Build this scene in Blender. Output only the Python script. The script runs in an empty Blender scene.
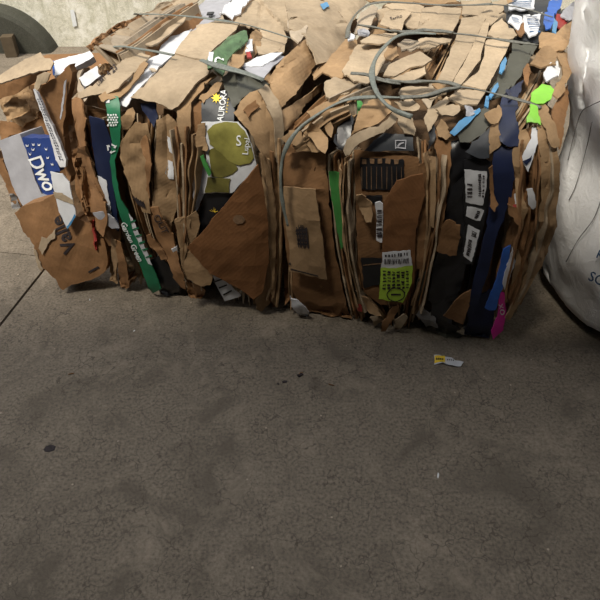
import bpy, bmesh, math, random
import numpy as np
from mathutils import Vector, Matrix

random.seed(7)
rng = np.random.default_rng(11)
scene = bpy.context.scene
COL = scene.collection

# ------------------------------------------------------------------ camera
FPX, CAMH, PITCH = 600.0, 1.5, math.radians(40.6)
cam_data = bpy.data.cameras.new('camera')
cam_data.sensor_width = 36.0
cam_data.lens = 36.0 * FPX / 600.0
cam_data.clip_start = 0.05
cam = bpy.data.objects.new('camera', cam_data)
COL.objects.link(cam)
cam.location = (0, 0, CAMH)
cam.rotation_euler = (math.pi / 2 - PITCH, 0, 0)
scene.camera = cam

# ------------------------------------------------------------------ world, sun, exposure
scene.view_settings.view_transform = 'Standard'
scene.view_settings.look = 'None'
scene.view_settings.gamma = 1
scene.view_settings.use_curve_mapping = False
scene.view_settings.exposure = EXPOSURE = 0.25
world = bpy.data.worlds.new('world'); scene.world = world
world.use_nodes = True
wn = world.node_tree.nodes; wl = world.node_tree.links
bg = wn['Background']
bg.inputs['Color'].default_value = (0.97, 0.98, 1.0, 1)
bg.inputs['Strength'].default_value = 1.0
sun_d = bpy.data.lights.new('sun', 'SUN'); sun_d.energy = 3.7; sun_d.angle = math.radians(13)
sun_d.color = (1.0, 0.93, 0.80)
sun = bpy.data.objects.new('sun', sun_d); COL.objects.link(sun)
sun.location = (-3, 4, 8)
sun.rotation_euler = Vector((0.34, 0.46, -1.0)).to_track_quat('-Z', 'Y').to_euler()

# ------------------------------------------------------------------ maths
CP, SP = math.cos(PITCH), math.sin(PITCH)
CAM = np.array([0, 0, CAMH])
def rays(uv):
    uv = np.atleast_2d(np.asarray(uv, float))
    x = (uv[:, 0] - 300) / FPX; y = (300 - uv[:, 1]) / FPX
    d = np.stack([x, CP + y * SP, -SP + y * CP], 1)
    return d / np.linalg.norm(d, axis=1, keepdims=True)
def ground(u, v, z=0.0):
    d = rays([(u, v)])[0]; t = (z - CAMH) / d[2]
    return CAM + d * t

def hsh(i, j, k, s):
    n = (i * 374761393 + j * 668265263 + k * 2147483647 + s * 1274126177) & 0xffffffff
    n = ((n ^ (n >> 13)) * 1274126177) & 0xffffffff
    return ((n ^ (n >> 16)) & 0xffff) / 65535.0
def vnoise(p, s=0):
    p = np.asarray(p, float); i = np.floor(p).astype(np.int64); f = p - i; f = f * f * (3 - 2 * f)
    r = 0
    for a in (0, 1):
        for b in (0, 1):
            for c in (0, 1):
                w = (f[:, 0] if a else 1 - f[:, 0]) * (f[:, 1] if b else 1 - f[:, 1]) * (f[:, 2] if c else 1 - f[:, 2])
                r = r + w * hsh(i[:, 0] + a, i[:, 1] + b, i[:, 2] + c, s)
    return r * 2 - 1
def crumple(p, seed, scale=9.0):
    """sharp straight creases: a few triangle waves with wandering phase"""
    r = np.random.default_rng(seed); out = 0
    for k in range(4):
        dr = r.normal(size=3); dr /= np.linalg.norm(dr)
        ph = (p @ dr) * scale * (0.7 + 0.6 * k) + r.uniform(0, 9) + 0.35 * vnoise(p * 7, seed + k)
        tri = np.abs((ph % 1.0) * 2 - 1)
        out = out + (tri - 0.5) / (1 + 0.7 * k)
    return out

class Block:
    """rounded box body, yawed; signed distance for laying sheets on it"""
    def __init__(s, cx, cy, yaw, hx, hy, hz, r, lump=0.012, zc=None, seed=3, bulge=0.0, sl=0.0, sr=0.0):
        s.c = np.array([cx, cy, hz if zc is None else zc]); s.a = math.radians(yaw); s.h = np.array([hx, hy, hz]); s.r = r
        s.lump = lump; s.seed = seed; s.bulge = bulge; s.sl = sl; s.sr = sr      # sl, sr: how far the left and right sides splay with depth
        ca, sa = math.cos(s.a), math.sin(s.a)
        s.X = np.array([ca, sa, 0]); s.Y = np.array([-sa, ca, 0]); s.Z = np.array([0, 0, 1.0]); s.M = np.stack([s.X, s.Y, s.Z])
    def sdf(s, p):
        q = (p - s.c) @ s.M.T
        lump = s.lump * vnoise(q * 4.5, s.seed) if s.lump else 0
        if s.bulge:
            lump = lump + s.bulge * (1 - np.clip(np.abs(q[:, 2]) / s.h[2], 0, 1) ** 2)
        if s.sl or s.sr:
            yy = q[:, 1] + s.h[1]; q = q.copy()
            q[:, 0] = (q[:, 0] - (s.sl + s.sr) / 2 * yy) * s.h[0] / (s.h[0] + (s.sr - s.sl) / 2 * yy)
        e = np.abs(q) - (s.h - s.r)
        return np.linalg.norm(np.maximum(e, 0), axis=1) + np.minimum(e.max(axis=1), 0) - s.r - lump
    def normal(s, p):
        e = 0.004; g = []
        for k in range(3):
            v = np.zeros(3); v[k] = e
            g.append(s.sdf(p + v) - s.sdf(p - v))
        g = np.stack(g, 1); return g / np.maximum(np.linalg.norm(g, axis=1, keepdims=True), 1e-9)
    def hit(s, uv, d):
        dr = rays(uv); n = len(dr); t = np.full(n, 0.7); best = np.full(n, 1e9); tb = t.copy(); done = np.zeros(n, bool)
        for _ in range(70):
            v = s.sdf(CAM + dr * t[:, None]) - d
            m = (v < best) & ~done; best[m] = v[m]; tb[m] = t[m]
            done |= v < 0.0006
            t = np.where(done, t, t + np.maximum(v, 0.0006) * 0.8)
            if done.all(): break
        return CAM + dr * tb[:, None]
class Drum(Block):
    """upright sack body, round in plan, leaning a little"""
    def __init__(s, cx, cy, R, h, lean, rr=.09, lump=.02, seed=5):
        super().__init__(cx, cy, 0, R, R, h, rr, lump, zc=h, seed=seed); s.R = R; s.lean = lean
    def sdf(s, p):
        q = p - s.c; z = p[:, 2]; x = q[:, 0] - s.lean * (z - .4)
        ang = np.arctan2(q[:, 1], x); rad = np.hypot(x, q[:, 1])
        R = s.R + .018 * np.exp(-((z - .28) / .2) ** 2) - .03 * np.exp(-((z - .62) / .13) ** 2) + s.lump * vnoise(np.column_stack([ang * 2.2, z * 3.5, z * 0]), s.seed)
        a_ = rad - R + s.r; b_ = np.abs(q[:, 2]) - s.h[2] + s.r
        return np.hypot(np.maximum(a_, 0), np.maximum(b_, 0)) + np.minimum(np.maximum(a_, b_), 0) - s.r
class Plane:
    """flat sheet support: point (pixel u,v at depth defined by ground/other) and a normal"""
    def __init__(s, p, n):
        s.p = np.asarray(p, float); s.n = np.asarray(n, float) / np.linalg.norm(n)
    def normal(s, p): return np.repeat(s.n[None], len(p), 0)
    def hit(s, uv, d):
        dr = rays(uv); d = np.broadcast_to(d, (len(dr),))
        t = ((s.p - CAM) @ s.n + d) / (dr @ s.n)
        return CAM + dr * t[:, None]

# ------------------------------------------------------------------ linking
def link(name, bm_or_me, mat, parent=None, origin=None, smooth=True):
    if isinstance(bm_or_me, bmesh.types.BMesh):
        me = bpy.data.meshes.new(name); bm_or_me.to_mesh(me); bm_or_me.free()
    else: me = bm_or_me
    o = bpy.data.objects.new(name, me); COL.objects.link(o)
    me.materials.clear(); me.materials.append(mat)
    if smooth is not None: me.polygons.foreach_set('use_smooth', [smooth] * len(me.polygons))
    if 'crisp' in me.keys(): me.set_sharp_from_angle(angle=math.radians(20)); del me['crisp']
    off = None
    if parent is not None:
        o.parent = parent; r = parent
        off = Vector((0, 0, 0))
        while r: off += r.location; r = r.parent
    elif origin is not None:
        off = Vector(origin); o.location = origin
    if off is not None: me.transform(Matrix.Translation(-off))
    return o
def tag(o, label=None, cat=None, group=None, kind=None):
    if label: o['label'] = label
    if cat: o['category'] = cat
    if group: o['group'] = group
    if kind: o['kind'] = kind
    return o
def thing(name, loc, label, cat, group=None):
    o = bpy.data.objects.new(name, None); COL.objects.link(o); o.location = loc; o.empty_display_size = .1
    return tag(o, label, cat, group)
def box_bm(bm, c, h, yaw=0):
    r = bmesh.ops.create_cube(bm, size=1)
    bmesh.ops.scale(bm, vec=(h[0] * 2, h[1] * 2, h[2] * 2), verts=r['verts'])
    bmesh.ops.rotate(bm, matrix=Matrix.Rotation(yaw, 3, 'Z'), verts=r['verts'])
    bmesh.ops.translate(bm, vec=c, verts=r['verts'])
    return r['verts']

# ------------------------------------------------------------------ materials
def newmat(name):
    m = bpy.data.materials.new(name); m.use_nodes = True
    nt = m.node_tree; b = nt.nodes['Principled BSDF']
    return m, nt, b
def N(nt, t, **kw):
    n = nt.nodes.new(t)
    for k, v in kw.items():
        if k in n.inputs.keys() if isinstance(k, str) else False: n.inputs[k].default_value = v
        else: setattr(n, k, v)
    return n
def mixrgb(nt, fac, a, b, blend='MIX'):
    n = nt.nodes.new('ShaderNodeMix'); n.data_type = 'RGBA'; n.blend_type = blend
    for sock, v in ((n.inputs[0], fac), (n.inputs[6], a), (n.inputs[7], b)):
        if hasattr(v, 'links'): nt.links.new(v, sock)
        elif isinstance(v, (tuple, list)): sock.default_value = (*v[:3], 1)
        else: sock.default_value = v
    return n.outputs[2]
def ramp(nt, src, stops):
    r = nt.nodes.new('ShaderNodeValToRGB'); cr = r.color_ramp
    while len(cr.elements) < len(stops): cr.elements.new(0.5)
    for e, (p, c) in zip(cr.elements, stops):
        e.position = p; e.color = (*c, 1) if isinstance(c, tuple) else (c, c, c, 1)
    nt.links.new(src, r.inputs[0]); return r.outputs[0]
def noise(nt, scale, detail=4, rough=.55, vec=None, dist=0):
    n = nt.nodes.new('ShaderNodeTexNoise'); n.inputs['Scale'].default_value = scale
    n.inputs['Detail'].default_value = detail; n.inputs['Roughness'].default_value = rough; n.inputs['Distortion'].default_value = dist
    if vec is not None: nt.links.new(vec, n.inputs['Vector'])
    return n.outputs['Fac']
def geo_pos(nt):
    return nt.nodes.new('ShaderNodeNewGeometry').outputs['Position']
def bump(nt, b, h, strength=.3, dist=.002):
    n = nt.nodes.new('ShaderNodeBump'); n.inputs['Strength'].default_value = strength; n.inputs['Distance'].default_value = dist
    nt.links.new(h, n.inputs['Height']); nt.links.new(n.outputs[0], b.inputs['Normal'])
def cardmat(name, col, var=.16, flute=.5, crease=.4):
    m, nt, b = newmat(name)
    pos = geo_pos(nt)
    info = nt.nodes.new('ShaderNodeObjectInfo')
    n1 = noise(nt, 7, 4, .6, pos); n2 = noise(nt, 60, 5, .7, pos)
    dark = tuple(c * (1 - 2.2 * var) for c in col); lite = tuple(min(1, c * (1 + var)) for c in col)
    c1 = mixrgb(nt, ramp(nt, n1, [(.3, 0.0), (.7, 1.0)]), dark, lite)
    c2 = mixrgb(nt, .35, c1, ramp(nt, n2, [(.3, tuple(c * .6 for c in col)), (.7, tuple(min(1, c * 1.25) for c in col))]))
    c3 = mixrgb(nt, .6, c2, ramp(nt, info.outputs['Random'], [(0, .62), (1, 1.0)]), 'MULTIPLY')
    nt.links.new(c3, b.inputs['Base Color'])
    b.inputs['Roughness'].default_value = .82; b.inputs['Specular IOR Level'].default_value = .22
    uv = nt.nodes.new('ShaderNodeTexCoord').outputs['UV']
    w = nt.nodes.new('ShaderNodeTexWave'); w.inputs['Scale'].default_value = 28; w.inputs['Distortion'].default_value = 1.2
    w.inputs['Detail'].default_value = 1
    nt.links.new(uv, w.inputs['Vector'])
    mm = nt.nodes.new('ShaderNodeMath'); mm.operation = 'MULTIPLY_ADD'; mm.inputs[1].default_value = flute * .5
    nt.links.new(w.outputs['Fac'], mm.inputs[0]); nt.links.new(n2, mm.inputs[2])
    vo = nt.nodes.new('ShaderNodeTexVoronoi'); vo.inputs['Scale'].default_value = 15
    dv = nt.nodes.new('ShaderNodeVectorMath'); dv.operation = 'ADD'; cn = nt.nodes.new('ShaderNodeTexNoise'); cn.inputs['Scale'].default_value = 6
    s_ = nt.nodes.new('ShaderNodeVectorMath'); s_.operation = 'SCALE'; s_.inputs['Scale'].default_value = .12
    nt.links.new(pos, cn.inputs['Vector']); nt.links.new(cn.outputs['Color'], s_.inputs[0]); nt.links.new(pos, dv.inputs[0]); nt.links.new(s_.outputs[0], dv.inputs[1]); nt.links.new(dv.outputs[0], vo.inputs['Vector'])
    b1 = nt.nodes.new('ShaderNodeBump'); b1.inputs['Strength'].default_value = crease; b1.inputs['Distance'].default_value = .012
    nt.links.new(vo.outputs['Distance'], b1.inputs['Height'])
    bump(nt, b, mm.outputs[0], .35, .002)
    nt.links.new(b1.outputs[0], b.inputs['Normal'].links[0].from_node.inputs['Normal'])
    return m
def plain(name, col, rough=.5, spec=.4, var=.12, scale=30, bmp=.2, metal=0):
    m, nt, b = newmat(name); pos = geo_pos(nt)
    n = noise(nt, scale, 4, .6, pos)
    c = mixrgb(nt, ramp(nt, n, [(.3, 0.), (.7, 1.)]), tuple(k * (1 - var) for k in col), tuple(min(1, k * (1 + var)) for k in col))
    nt.links.new(c, b.inputs['Base Color'])
    b.inputs['Roughness'].default_value = rough; b.inputs['Specular IOR Level'].default_value = spec; b.inputs['Metallic'].default_value = metal
    if bmp: bump(nt, b, n, bmp, .003)
    return m
M = {}
M['k1'] = cardmat('kraft_light', (.45, .35, .24))
M['k2'] = cardmat('kraft_tan', (.37, .24, .13))
M['k3'] = cardmat('kraft_brown', (.27, .142, .064))
M['k4'] = cardmat('kraft_reddish', (.205, .092, .036), var=.08)
M['k5'] = cardmat('kraft_pale_grey', (.44, .36, .27))
M['white'] = plain('white_board', (.60, .61, .64), .5, .3, .08)
M['greyboard'] = plain('grey_board', (.33, .33, .36), .6, .3)
M['grey'] = plain('grey_plastic', (.17, .165, .165), .45, .4)
M['black'] = plain('black_film', (.012, .012, .014), .35, .5, .3)
M['char'] = plain('charcoal_board', (.026, .029, .035), .5, .4)
M['olive'] = plain('olive_board', (.075, .075, .06), .6, .3)
M['navy'] = plain('navy_board', (.009, .015, .048), .5, .4)
M['blue'] = plain('blue_board', (.03, .11, .42), .45, .4)
M['palegrey'] = plain('pale_grey_board', (.34, .34, .37), .6, .3, .08)
M['blue2'] = plain('deep_blue_board', (.022, .05, .20), .45, .4)
M['skyblue'] = plain('light_blue_film', (.06, .22, .42), .35, .5)
M['green'] = plain('green_board', (.015, .15, .07), .45, .4)
M['sagegreen'] = plain('sage_green_board', (.07, .13, .06), .5, .3, .4)
M['dgreen'] = plain('deep_green_board', (.05, .22, .05), .5, .4)
M['lime'] = plain('lime_board', (.22, .56, .05), .45, .4, .08)
M['limelab'] = plain('lime_label', (.40, .60, .06), .5, .3, .08)
M['pink'] = plain('magenta_board', (.75, .03, .38), .4, .4, .08)
M['red'] = plain('red_board', (.30, .035, .03), .5, .3)
M['pear'] = plain('printed_pear', (.21, .195, .05), .35, .5, .45, 14, 0)
M['pear2'] = plain('printed_pear_shade', (.15, .135, .035), .35, .5, .4, 14, 0)
M['yellow'] = plain('yellow_print', (.9, .62, .05), .5, .3, .05)
M['ink'] = plain('dark_ink', (.035, .028, .03), .7, .2, .3, 90, 0)
M['inkblue'] = plain('blue_ink', (.05, .10, .2), .7, .2, .3, 90, 0)
M['faint'] = plain('faded_ink', (.19, .115, .065), .8, .2, .3, 90, 0)
M['wprint'] = plain('white_print', (.75, .77, .78), .6, .2, .06, 60, 0)
M['core'] = cardmat('shade_dark_cardboard', (.15, .09, .048))  # dark tone puts the shade of the gaps between flaps into the colour
M['block'] = plain('dull_brown_block', (.10, .075, .048), .8, .2)
M['strap'] = plain('woven_strap', (.11, .11, .095), .5, .45, .4, 120, .5)
M['strap2'] = plain('grey_green_strap', (.13, .145, .13), .45, .45, .3, 120, .5)

# ------------------------------------------------------------------ sheets
SEED = [100]
def poly_grid(pts, step, holes=False):
    bm = bmesh.new()
    vs = [bm.verts.new((x, y, 0)) for x, y in pts]
    f = bm.faces.new(vs); bm.normal_update()
    bmesh.ops.triangulate(bm, faces=[f], ngon_method='EAR_CLIP')
    xs = [p[0] for p in pts]; ys = [p[1] for p in pts]
    def cuts(lo, hi):
        a = math.floor(lo / step) * step + step; r = []
        while a < hi: r.append(a + .013); a += step
        return r
    for x in cuts(min(xs), max(xs)):
        bmesh.ops.bisect_plane(bm, geom=bm.verts[:] + bm.edges[:] + bm.faces[:], plane_co=(x, 0, 0), plane_no=(1, 0, 0), dist=1e-4)
    for y in cuts(min(ys), max(ys)):
        bmesh.ops.bisect_plane(bm, geom=bm.verts[:] + bm.edges[:] + bm.faces[:], plane_co=(0, y, 0), plane_no=(0, 1, 0), dist=1e-4)
    bmesh.ops.remove_doubles(bm, verts=bm.verts[:], dist=.02)
    return bm
class Sheet:
    """an outline with its own distance, shape and thickness on a support"""
    def __init__(s, sup, pts, d=.01, gu=0, gv=0, cr=.006, wob=.9, t=.005, sc=9, folds=(), seed=None, flute=None, bend=0):
        SEED[0] += 1; s.seed = SEED[0] if seed is None else seed
        if cr >= .004:                                   # torn, nicked outline
            rj = random.Random(s.seed); j = 1.5 if len(pts) < 30 else .5; out = []
            for i, p_ in enumerate(pts):
                n_ = pts[(i + 1) % len(pts)]; Ld = math.dist(p_, n_); out.append(p_)
                if Ld > 7:
                    nx_, ny_ = -(n_[1] - p_[1]) / Ld, (n_[0] - p_[0]) / Ld
                    f0 = rj.uniform(.25, .75); k_ = rj.uniform(-1, 1) * j
                    out.append((p_[0] + (n_[0] - p_[0]) * f0 + nx_ * k_, p_[1] + (n_[1] - p_[1]) * f0 + ny_ * k_))
                    if Ld > 14:
                        f0 += .06; k_ += rj.uniform(-1, 1) * j
                        out.append((p_[0] + (n_[0] - p_[0]) * f0 + nx_ * k_, p_[1] + (n_[1] - p_[1]) * f0 + ny_ * k_))
            pts = out
        s.sup, s.pts, s.d, s.gu, s.gv, s.cr, s.wob, s.t, s.sc, s.folds, s.bend = sup, pts, d, gu, gv, cr, wob, t, sc, folds, bend
        a = np.array(pts, float); s.c = a.mean(0); s.ext = max(np.ptp(a[:, 0]), np.ptp(a[:, 1])) / 2
        rr = np.random.default_rng(s.seed); g = min(1.0, cr / .006)
        s.auto = []
        for _ in range(0 if cr == 0 else 2 if s.ext < 14 else 3 if s.ext < 30 else 4):
            th = rr.uniform(0, 6.28); s.auto.append((math.cos(th), math.sin(th), rr.uniform(-.5, .5) * s.ext, rr.uniform(-1, 1) * g * min(.0011, .014 / s.ext)))
        s.curl = rr.uniform(-.3, 1) * .007 * g
        s.fl = random.uniform(0, math.pi) if flute is None else flute
    def at(s, uv, extra=0.0):
        uv = np.asarray(uv, float)
        q = np.column_stack([uv / 7.0, np.full(len(uv), s.seed * 1.7)])
        q2 = np.column_stack([uv / 2.3, np.full(len(uv), s.seed * 1.7)])
        w = uv + s.wob * (.4 * np.stack([vnoise(q, 5), vnoise(q, 6)], 1) + .7 * np.stack([vnoise(q2, 7), vnoise(q2, 8)], 1))
        off = s.d + s.gu * (uv[:, 0] - s.c[0]) + s.gv * (uv[:, 1] - s.c[1])
        r2 = ((uv - s.c) ** 2).sum(1) / s.ext ** 2
        off = off + s.bend * (1 - r2)
        for (u1, v1, u2, v2, k, wd) in s.folds:
            L = math.hypot(u2 - u1, v2 - v1); dist = ((uv[:, 0] - u1) * (v2 - v1) - (uv[:, 1] - v1) * (u2 - u1)) / L
            off = off + (k * np.exp(-(dist / wd) ** 2))
        for (nx, ny, o_, k) in s.auto:
            off = off + k * np.abs((uv[:, 0] - s.c[0]) * nx + (uv[:, 1] - s.c[1]) * ny - o_)
        off = off + s.curl * r2
        p = s.sup.hit(w, off)
        n = s.sup.normal(p)
        if s.cr: off2 = s.cr * crumple(p, s.seed, s.sc)
        else: off2 = np.zeros(len(p))
        return p + n * (off2 + extra)[:, None] if s.cr else p + n * extra, n
    def mesh(s, pts=None, extra=0.0, t=None, step=None):
        first = pts is None
        pts = s.pts if pts is None else pts; t = s.t if t is None else t
        a = np.array(pts, float); size = max(np.ptp(a[:, 0]), np.ptp(a[:, 1]))
        step = step or (2.5 if size < 25 else 3.3 if size < 70 else 4.5)
        bm = poly_grid(pts, step)
        return s.finish(bm, extra, t)
    def finish(s, bm, extra, t):
        bm.verts.ensure_lookup_table(); bm.verts.index_update()
        uv = np.array([(v.co.x, v.co.y) for v in bm.verts])
        p, n = s.at(uv, extra)
        # outward normal faces the camera side
        fl = (n * (CAM - p)).sum(1).mean() < 0
        if fl: n = -n
        faces = [[v.index for v in f.verts] for f in bm.faces]
        bd = [(e.verts[0].index, e.verts[1].index) for e in bm.edges if len(e.link_faces) == 1]
        bm.free()
        P = p; Q = p - n * t; k = len(P)
        if not isinstance(s.sup, Plane) or s.sup.p[2] > .001: P[:, 2] = np.maximum(P[:, 2], .003); Q[:, 2] = np.maximum(Q[:, 2], .002)
        verts = list(map(tuple, P)) + list(map(tuple, Q)); fs = []
        for f in faces:
            a, b, c = P[f[0]], P[f[1]], P[f[2]]
            g = f if np.dot(np.cross(b - a, c - b), n[f[0]]) > 0 else f[::-1]
            fs.append(tuple(g)); fs.append(tuple(i + k for i in g[::-1]))
        nb = 2 * k
        for a, b in bd:                                      # rim with its own vertices keeps the edge crisp
            verts += [tuple(P[a]), tuple(P[b]), tuple(Q[b]), tuple(Q[a])]
            fs.append((nb, nb + 1, nb + 2, nb + 3)); nb += 4
        me = bpy.data.meshes.new('sheet'); me.from_pydata(verts, [], fs)
        ul = me.uv_layers.new(name='UVMap')
        ca, sa = math.cos(s.fl), math.sin(s.fl)
        loops = np.empty(len(me.loops), int); me.loops.foreach_get('vertex_index', loops)
        src = np.concatenate([np.arange(k), np.arange(k)] + ([np.array([[a, b, b, a] for a, b in bd]).ravel()] if bd else []))
        U = uv[src[loops]] / 300.0
        co = np.stack([U[:, 0] * ca + U[:, 1] * sa, -U[:, 0] * sa + U[:, 1] * ca], 1)
        ul.data.foreach_set('uv', co.ravel().astype(np.float32))
        me.validate()
        if s.cr: me['crisp'] = 1
        return me
def sheet(parent, name, mat, sup, pts, label=None, **kw):
    s = Sheet(sup, pts, **kw)
    o = link(name, s.mesh(), M[mat], parent)
    if label: o['label'] = label
    return s, o
def prt(host, name, mat, pts, lift=.0022, t=.001, label=None):
    """printed or stuck-on patch lying on a sheet, given (sheet, object)"""
    s, o = host
    c = link(name, s.mesh(pts, lift, t, step=2.2), M[mat], o)
    if label: c['label'] = label
    return c
def glyphs(body, size, bold=0.0, shear=0.0):
    cu = bpy.data.curves.new('txt', 'FONT'); cu.body = body; cu.size = size; cu.offset = bold; cu.resolution_u = 3; cu.shear = shear
    cu.align_x = 'CENTER'; cu.align_y = 'CENTER'
    ob = bpy.data.objects.new('txt', cu); COL.objects.link(ob)
    dg = bpy.context.evaluated_depsgraph_get(); dg.update()
    me = bpy.data.meshes.new_from_object(ob.evaluated_get(dg))
    bpy.data.objects.remove(ob); bpy.data.curves.remove(cu)
    return me
def txt(host, name, body, u, v, size, ang=0, mat='ink', sx=1.0, bold=0.0, shear=0.0, lift=.0032, arc=0.0):
    """lettering wrapped on a sheet; ang turns counter-clockwise in the picture of the sheet"""
    s, o = host
    me = glyphs(body, size, bold, shear)
    bm = bmesh.new(); bm.from_mesh(me); bpy.data.meshes.remove(me)
    a = math.radians(ang)
    for vt in bm.verts:
        x, y = vt.co.x * sx, vt.co.y
        y -= arc * x * x
        vt.co = (u + x * math.cos(a) - y * math.sin(a), v - (x * math.sin(a) + y * math.cos(a)), 0)
    bmesh.ops.triangulate(bm, faces=bm.faces[:])
    c = link(name, s.finish(bm, lift, .0006), M[mat], o)
    return c
def marks(host, name, mat, rects, lift=.0034):
    """bars of a barcode, ruled text lines, dots: many little patches printed as one pattern"""
    s, o = host; bm = bmesh.new()
    for r in rects:
        vs = [bm.verts.new((x, y, 0)) for x, y in r]; bm.faces.new(vs)
    return link(name, s.finish(bm, lift, .0005), M[mat], o)
def lines(p0, p1, p2, n, wfrac=.5, jit=.3, along=True):
    """n bars spanning p0->p1, each as long as p0->p2"""
    out = []; p0, p1, p2 = map(np.array, (p0, p1, p2)); e = (p1 - p0); g = (p2 - p0)
    for k in range(n):
        a = (k + random.uniform(0, jit)) / n; w = wfrac * random.uniform(.5, 1.3) / n
        l = 1 if along else random.uniform(.6, 1)
        q = [p0 + e * a, p0 + e * (a + w), p0 + e * (a + w) + g * l, p0 + e * a + g * l]
        out.append([tuple(x) for x in q])
    return out
def resample(pts, n):
    pts = np.array(pts, float); k = len(pts)
    # Catmull-Rom through the points
    P = np.vstack([2 * pts[0] - pts[1], pts, 2 * pts[-1] - pts[-2]]); out = []
    for x in np.linspace(0, k - 1 - 1e-6, n):
        i = int(x); f = x - i; a, b, c, d = P[i], P[i + 1], P[i + 2], P[i + 3]
        out.append(.5 * ((2 * b) + (-a + c) * f + (2 * a - 5 * b + 4 * c - d) * f * f + (-a + 3 * b - 3 * c + d) * f ** 3))
    return np.array(out)
def leaf(parent, sup, line, mat, d=.0, deep=.12, t=.006, lean=0.0, name='cardboard_layer', wav=1.2, n=None):
    """a sheet seen edge-on: follows a line over the body and runs inwards"""
    SEED[0] += 1; sd = SEED[0]
    L = sum(math.dist(line[i], line[i + 1]) for i in range(len(line) - 1))
    n = n or max(6, int(L / 4)); uv = resample(line, n)
    q = np.column_stack([uv / 19.0, np.full(n, sd * 2.3)])
    uv = uv + wav * np.stack([vnoise(q, 1), vnoise(q, 2) * .3], 1)
    dd = d + .007 * vnoise(q * 1.6, 3)
    p = sup.hit(uv, dd); nn = sup.normal(p)
    tan = np.gradient(p, axis=0); tan /= np.linalg.norm(tan, axis=1, keepdims=True)
    lat = np.cross(tan, nn); lat /= np.linalg.norm(lat, axis=1, keepdims=True)
    inn = -nn * deep + lat * (lean * deep) + lat * (.3 * deep * vnoise(q * .8, 9))[:, None]
    mid = p + inn * .4 + lat * (.12 * deep * vnoise(q, 12))[:, None]
    rows = []
    for a in (p, mid, p + inn): rows.append(a)
    A = [r + lat * t / 2 for r in rows]; B = [r - lat * t / 2 for r in rows]
    ring = [A[0], A[1], A[2], B[2], B[1], B[0]]
    verts = [tuple(ring[j][i]) for i in range(n) for j in range(6)]; fs = []
    for i in range(n - 1):
        for j in range(6):
            a = i * 6 + j; b = i * 6 + (j + 1) % 6
            fs.append((a, b, b + 6, a + 6))
    fs.append(tuple(range(5, -1, -1))); fs.append(tuple((n - 1) * 6 + j for j in range(6)))
    me = bpy.data.meshes.new('leaf'); me.from_pydata(verts, [], fs); me.validate()
    me.uv_layers.new(name='UVMap')
    bm = bmesh.new(); bm.from_mesh(me); bmesh.ops.recalc_face_normals(bm, faces=bm.faces[:]); bm.to_mesh(me); bm.free()
    return link(name, me, M[mat], parent, smooth=False)
def fan(parent, sup, a, b, k, mats=('k2', 'k3', 'k1'), d=0.0, dj=.012, deep=.1, lean=0, name='cardboard_layer', wav=1.3, t=.005, ends=8):
    """k sheets packed between two guide lines"""
    A = resample(a, 9); B = resample(b, 9)
    for i in range(k):
        f = (i + .5 + random.uniform(-.3, .3)) / k
        C = A * (1 - f) + B * f
        s0 = random.uniform(0, ends) / 100; s1 = 1 - random.uniform(0, ends) / 100
        idx = np.linspace(s0 * 8, s1 * 8, 7); C = np.stack([np.interp(idx, range(9), C[:, c]) for c in (0, 1)], 1)
        leaf(parent, sup, [tuple(x) for x in C], random.choice(mats), d + random.uniform(-dj, dj), deep, t * random.uniform(.7, 1.3), lean + random.uniform(-.4, .4), name, wav)
def strap(parent, sup, line, w=.011, h=.004, d=.012, mat='strap', strands=1, twist=.0, name='strap', n=None):
    L = sum(math.dist(line[i], line[i + 1]) for i in range(len(line) - 1)); n = n or max(10, int(L / 3))
    bm = bmesh.new()
    for k in range(strands):
        SEED[0] += 1
        uv = resample(line, n); q = np.column_stack([np.linspace(0, L / 14, n), np.full(n, SEED[0] * 1.3), np.zeros(n)])
        if strands > 1: uv = uv + 1.4 * np.stack([vnoise(q, 3), vnoise(q, 4)], 1) * np.sin(np.linspace(0.2, 2.9, n))[:, None]
        dd = d + .004 * vnoise(q, 7) + (.003 * k)
        if not np.isscalar(w): pass
        p = sup.hit(uv, dd); nn = sup.normal(p)
        tan = np.gradient(p, axis=0); tan /= np.linalg.norm(tan, axis=1, keepdims=True)
        lat = np.cross(tan, nn); lat /= np.linalg.norm(lat, axis=1, keepdims=True)
        ang = twist * np.linspace(0, 1, n) * 6.28 + .5 * vnoise(q * .6, 8)
        wl_ = (w * (1 + .35 * vnoise(q * .8, 15))) * (1 if strands == 1 else .6)
        ring = []
        for j in range(8):
            th = j / 8 * 6.283; cx = np.cos(th) * wl_ / 2; cy = np.sin(th) * h / 2 * (1 + .3 * vnoise(q * 1.5, 20 + j))
            a = cx * np.cos(ang) - cy * np.sin(ang); b = cx * np.sin(ang) + cy * np.cos(ang)
            ring.append(p + lat * a[:, None] + nn * b[:, None])
        vs = [[bm.verts.new(tuple(ring[j][i])) for j in range(8)] for i in range(n)]
        for i in range(n - 1):
            for j in range(8): bm.faces.new((vs[i][j], vs[i][(j + 1) % 8], vs[i + 1][(j + 1) % 8], vs[i + 1][j]))
        bm.faces.new(vs[0][::-1]); bm.faces.new(vs[-1])
    bmesh.ops.recalc_face_normals(bm, faces=bm.faces[:])
    return link(name, bm, M[mat], parent)
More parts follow.
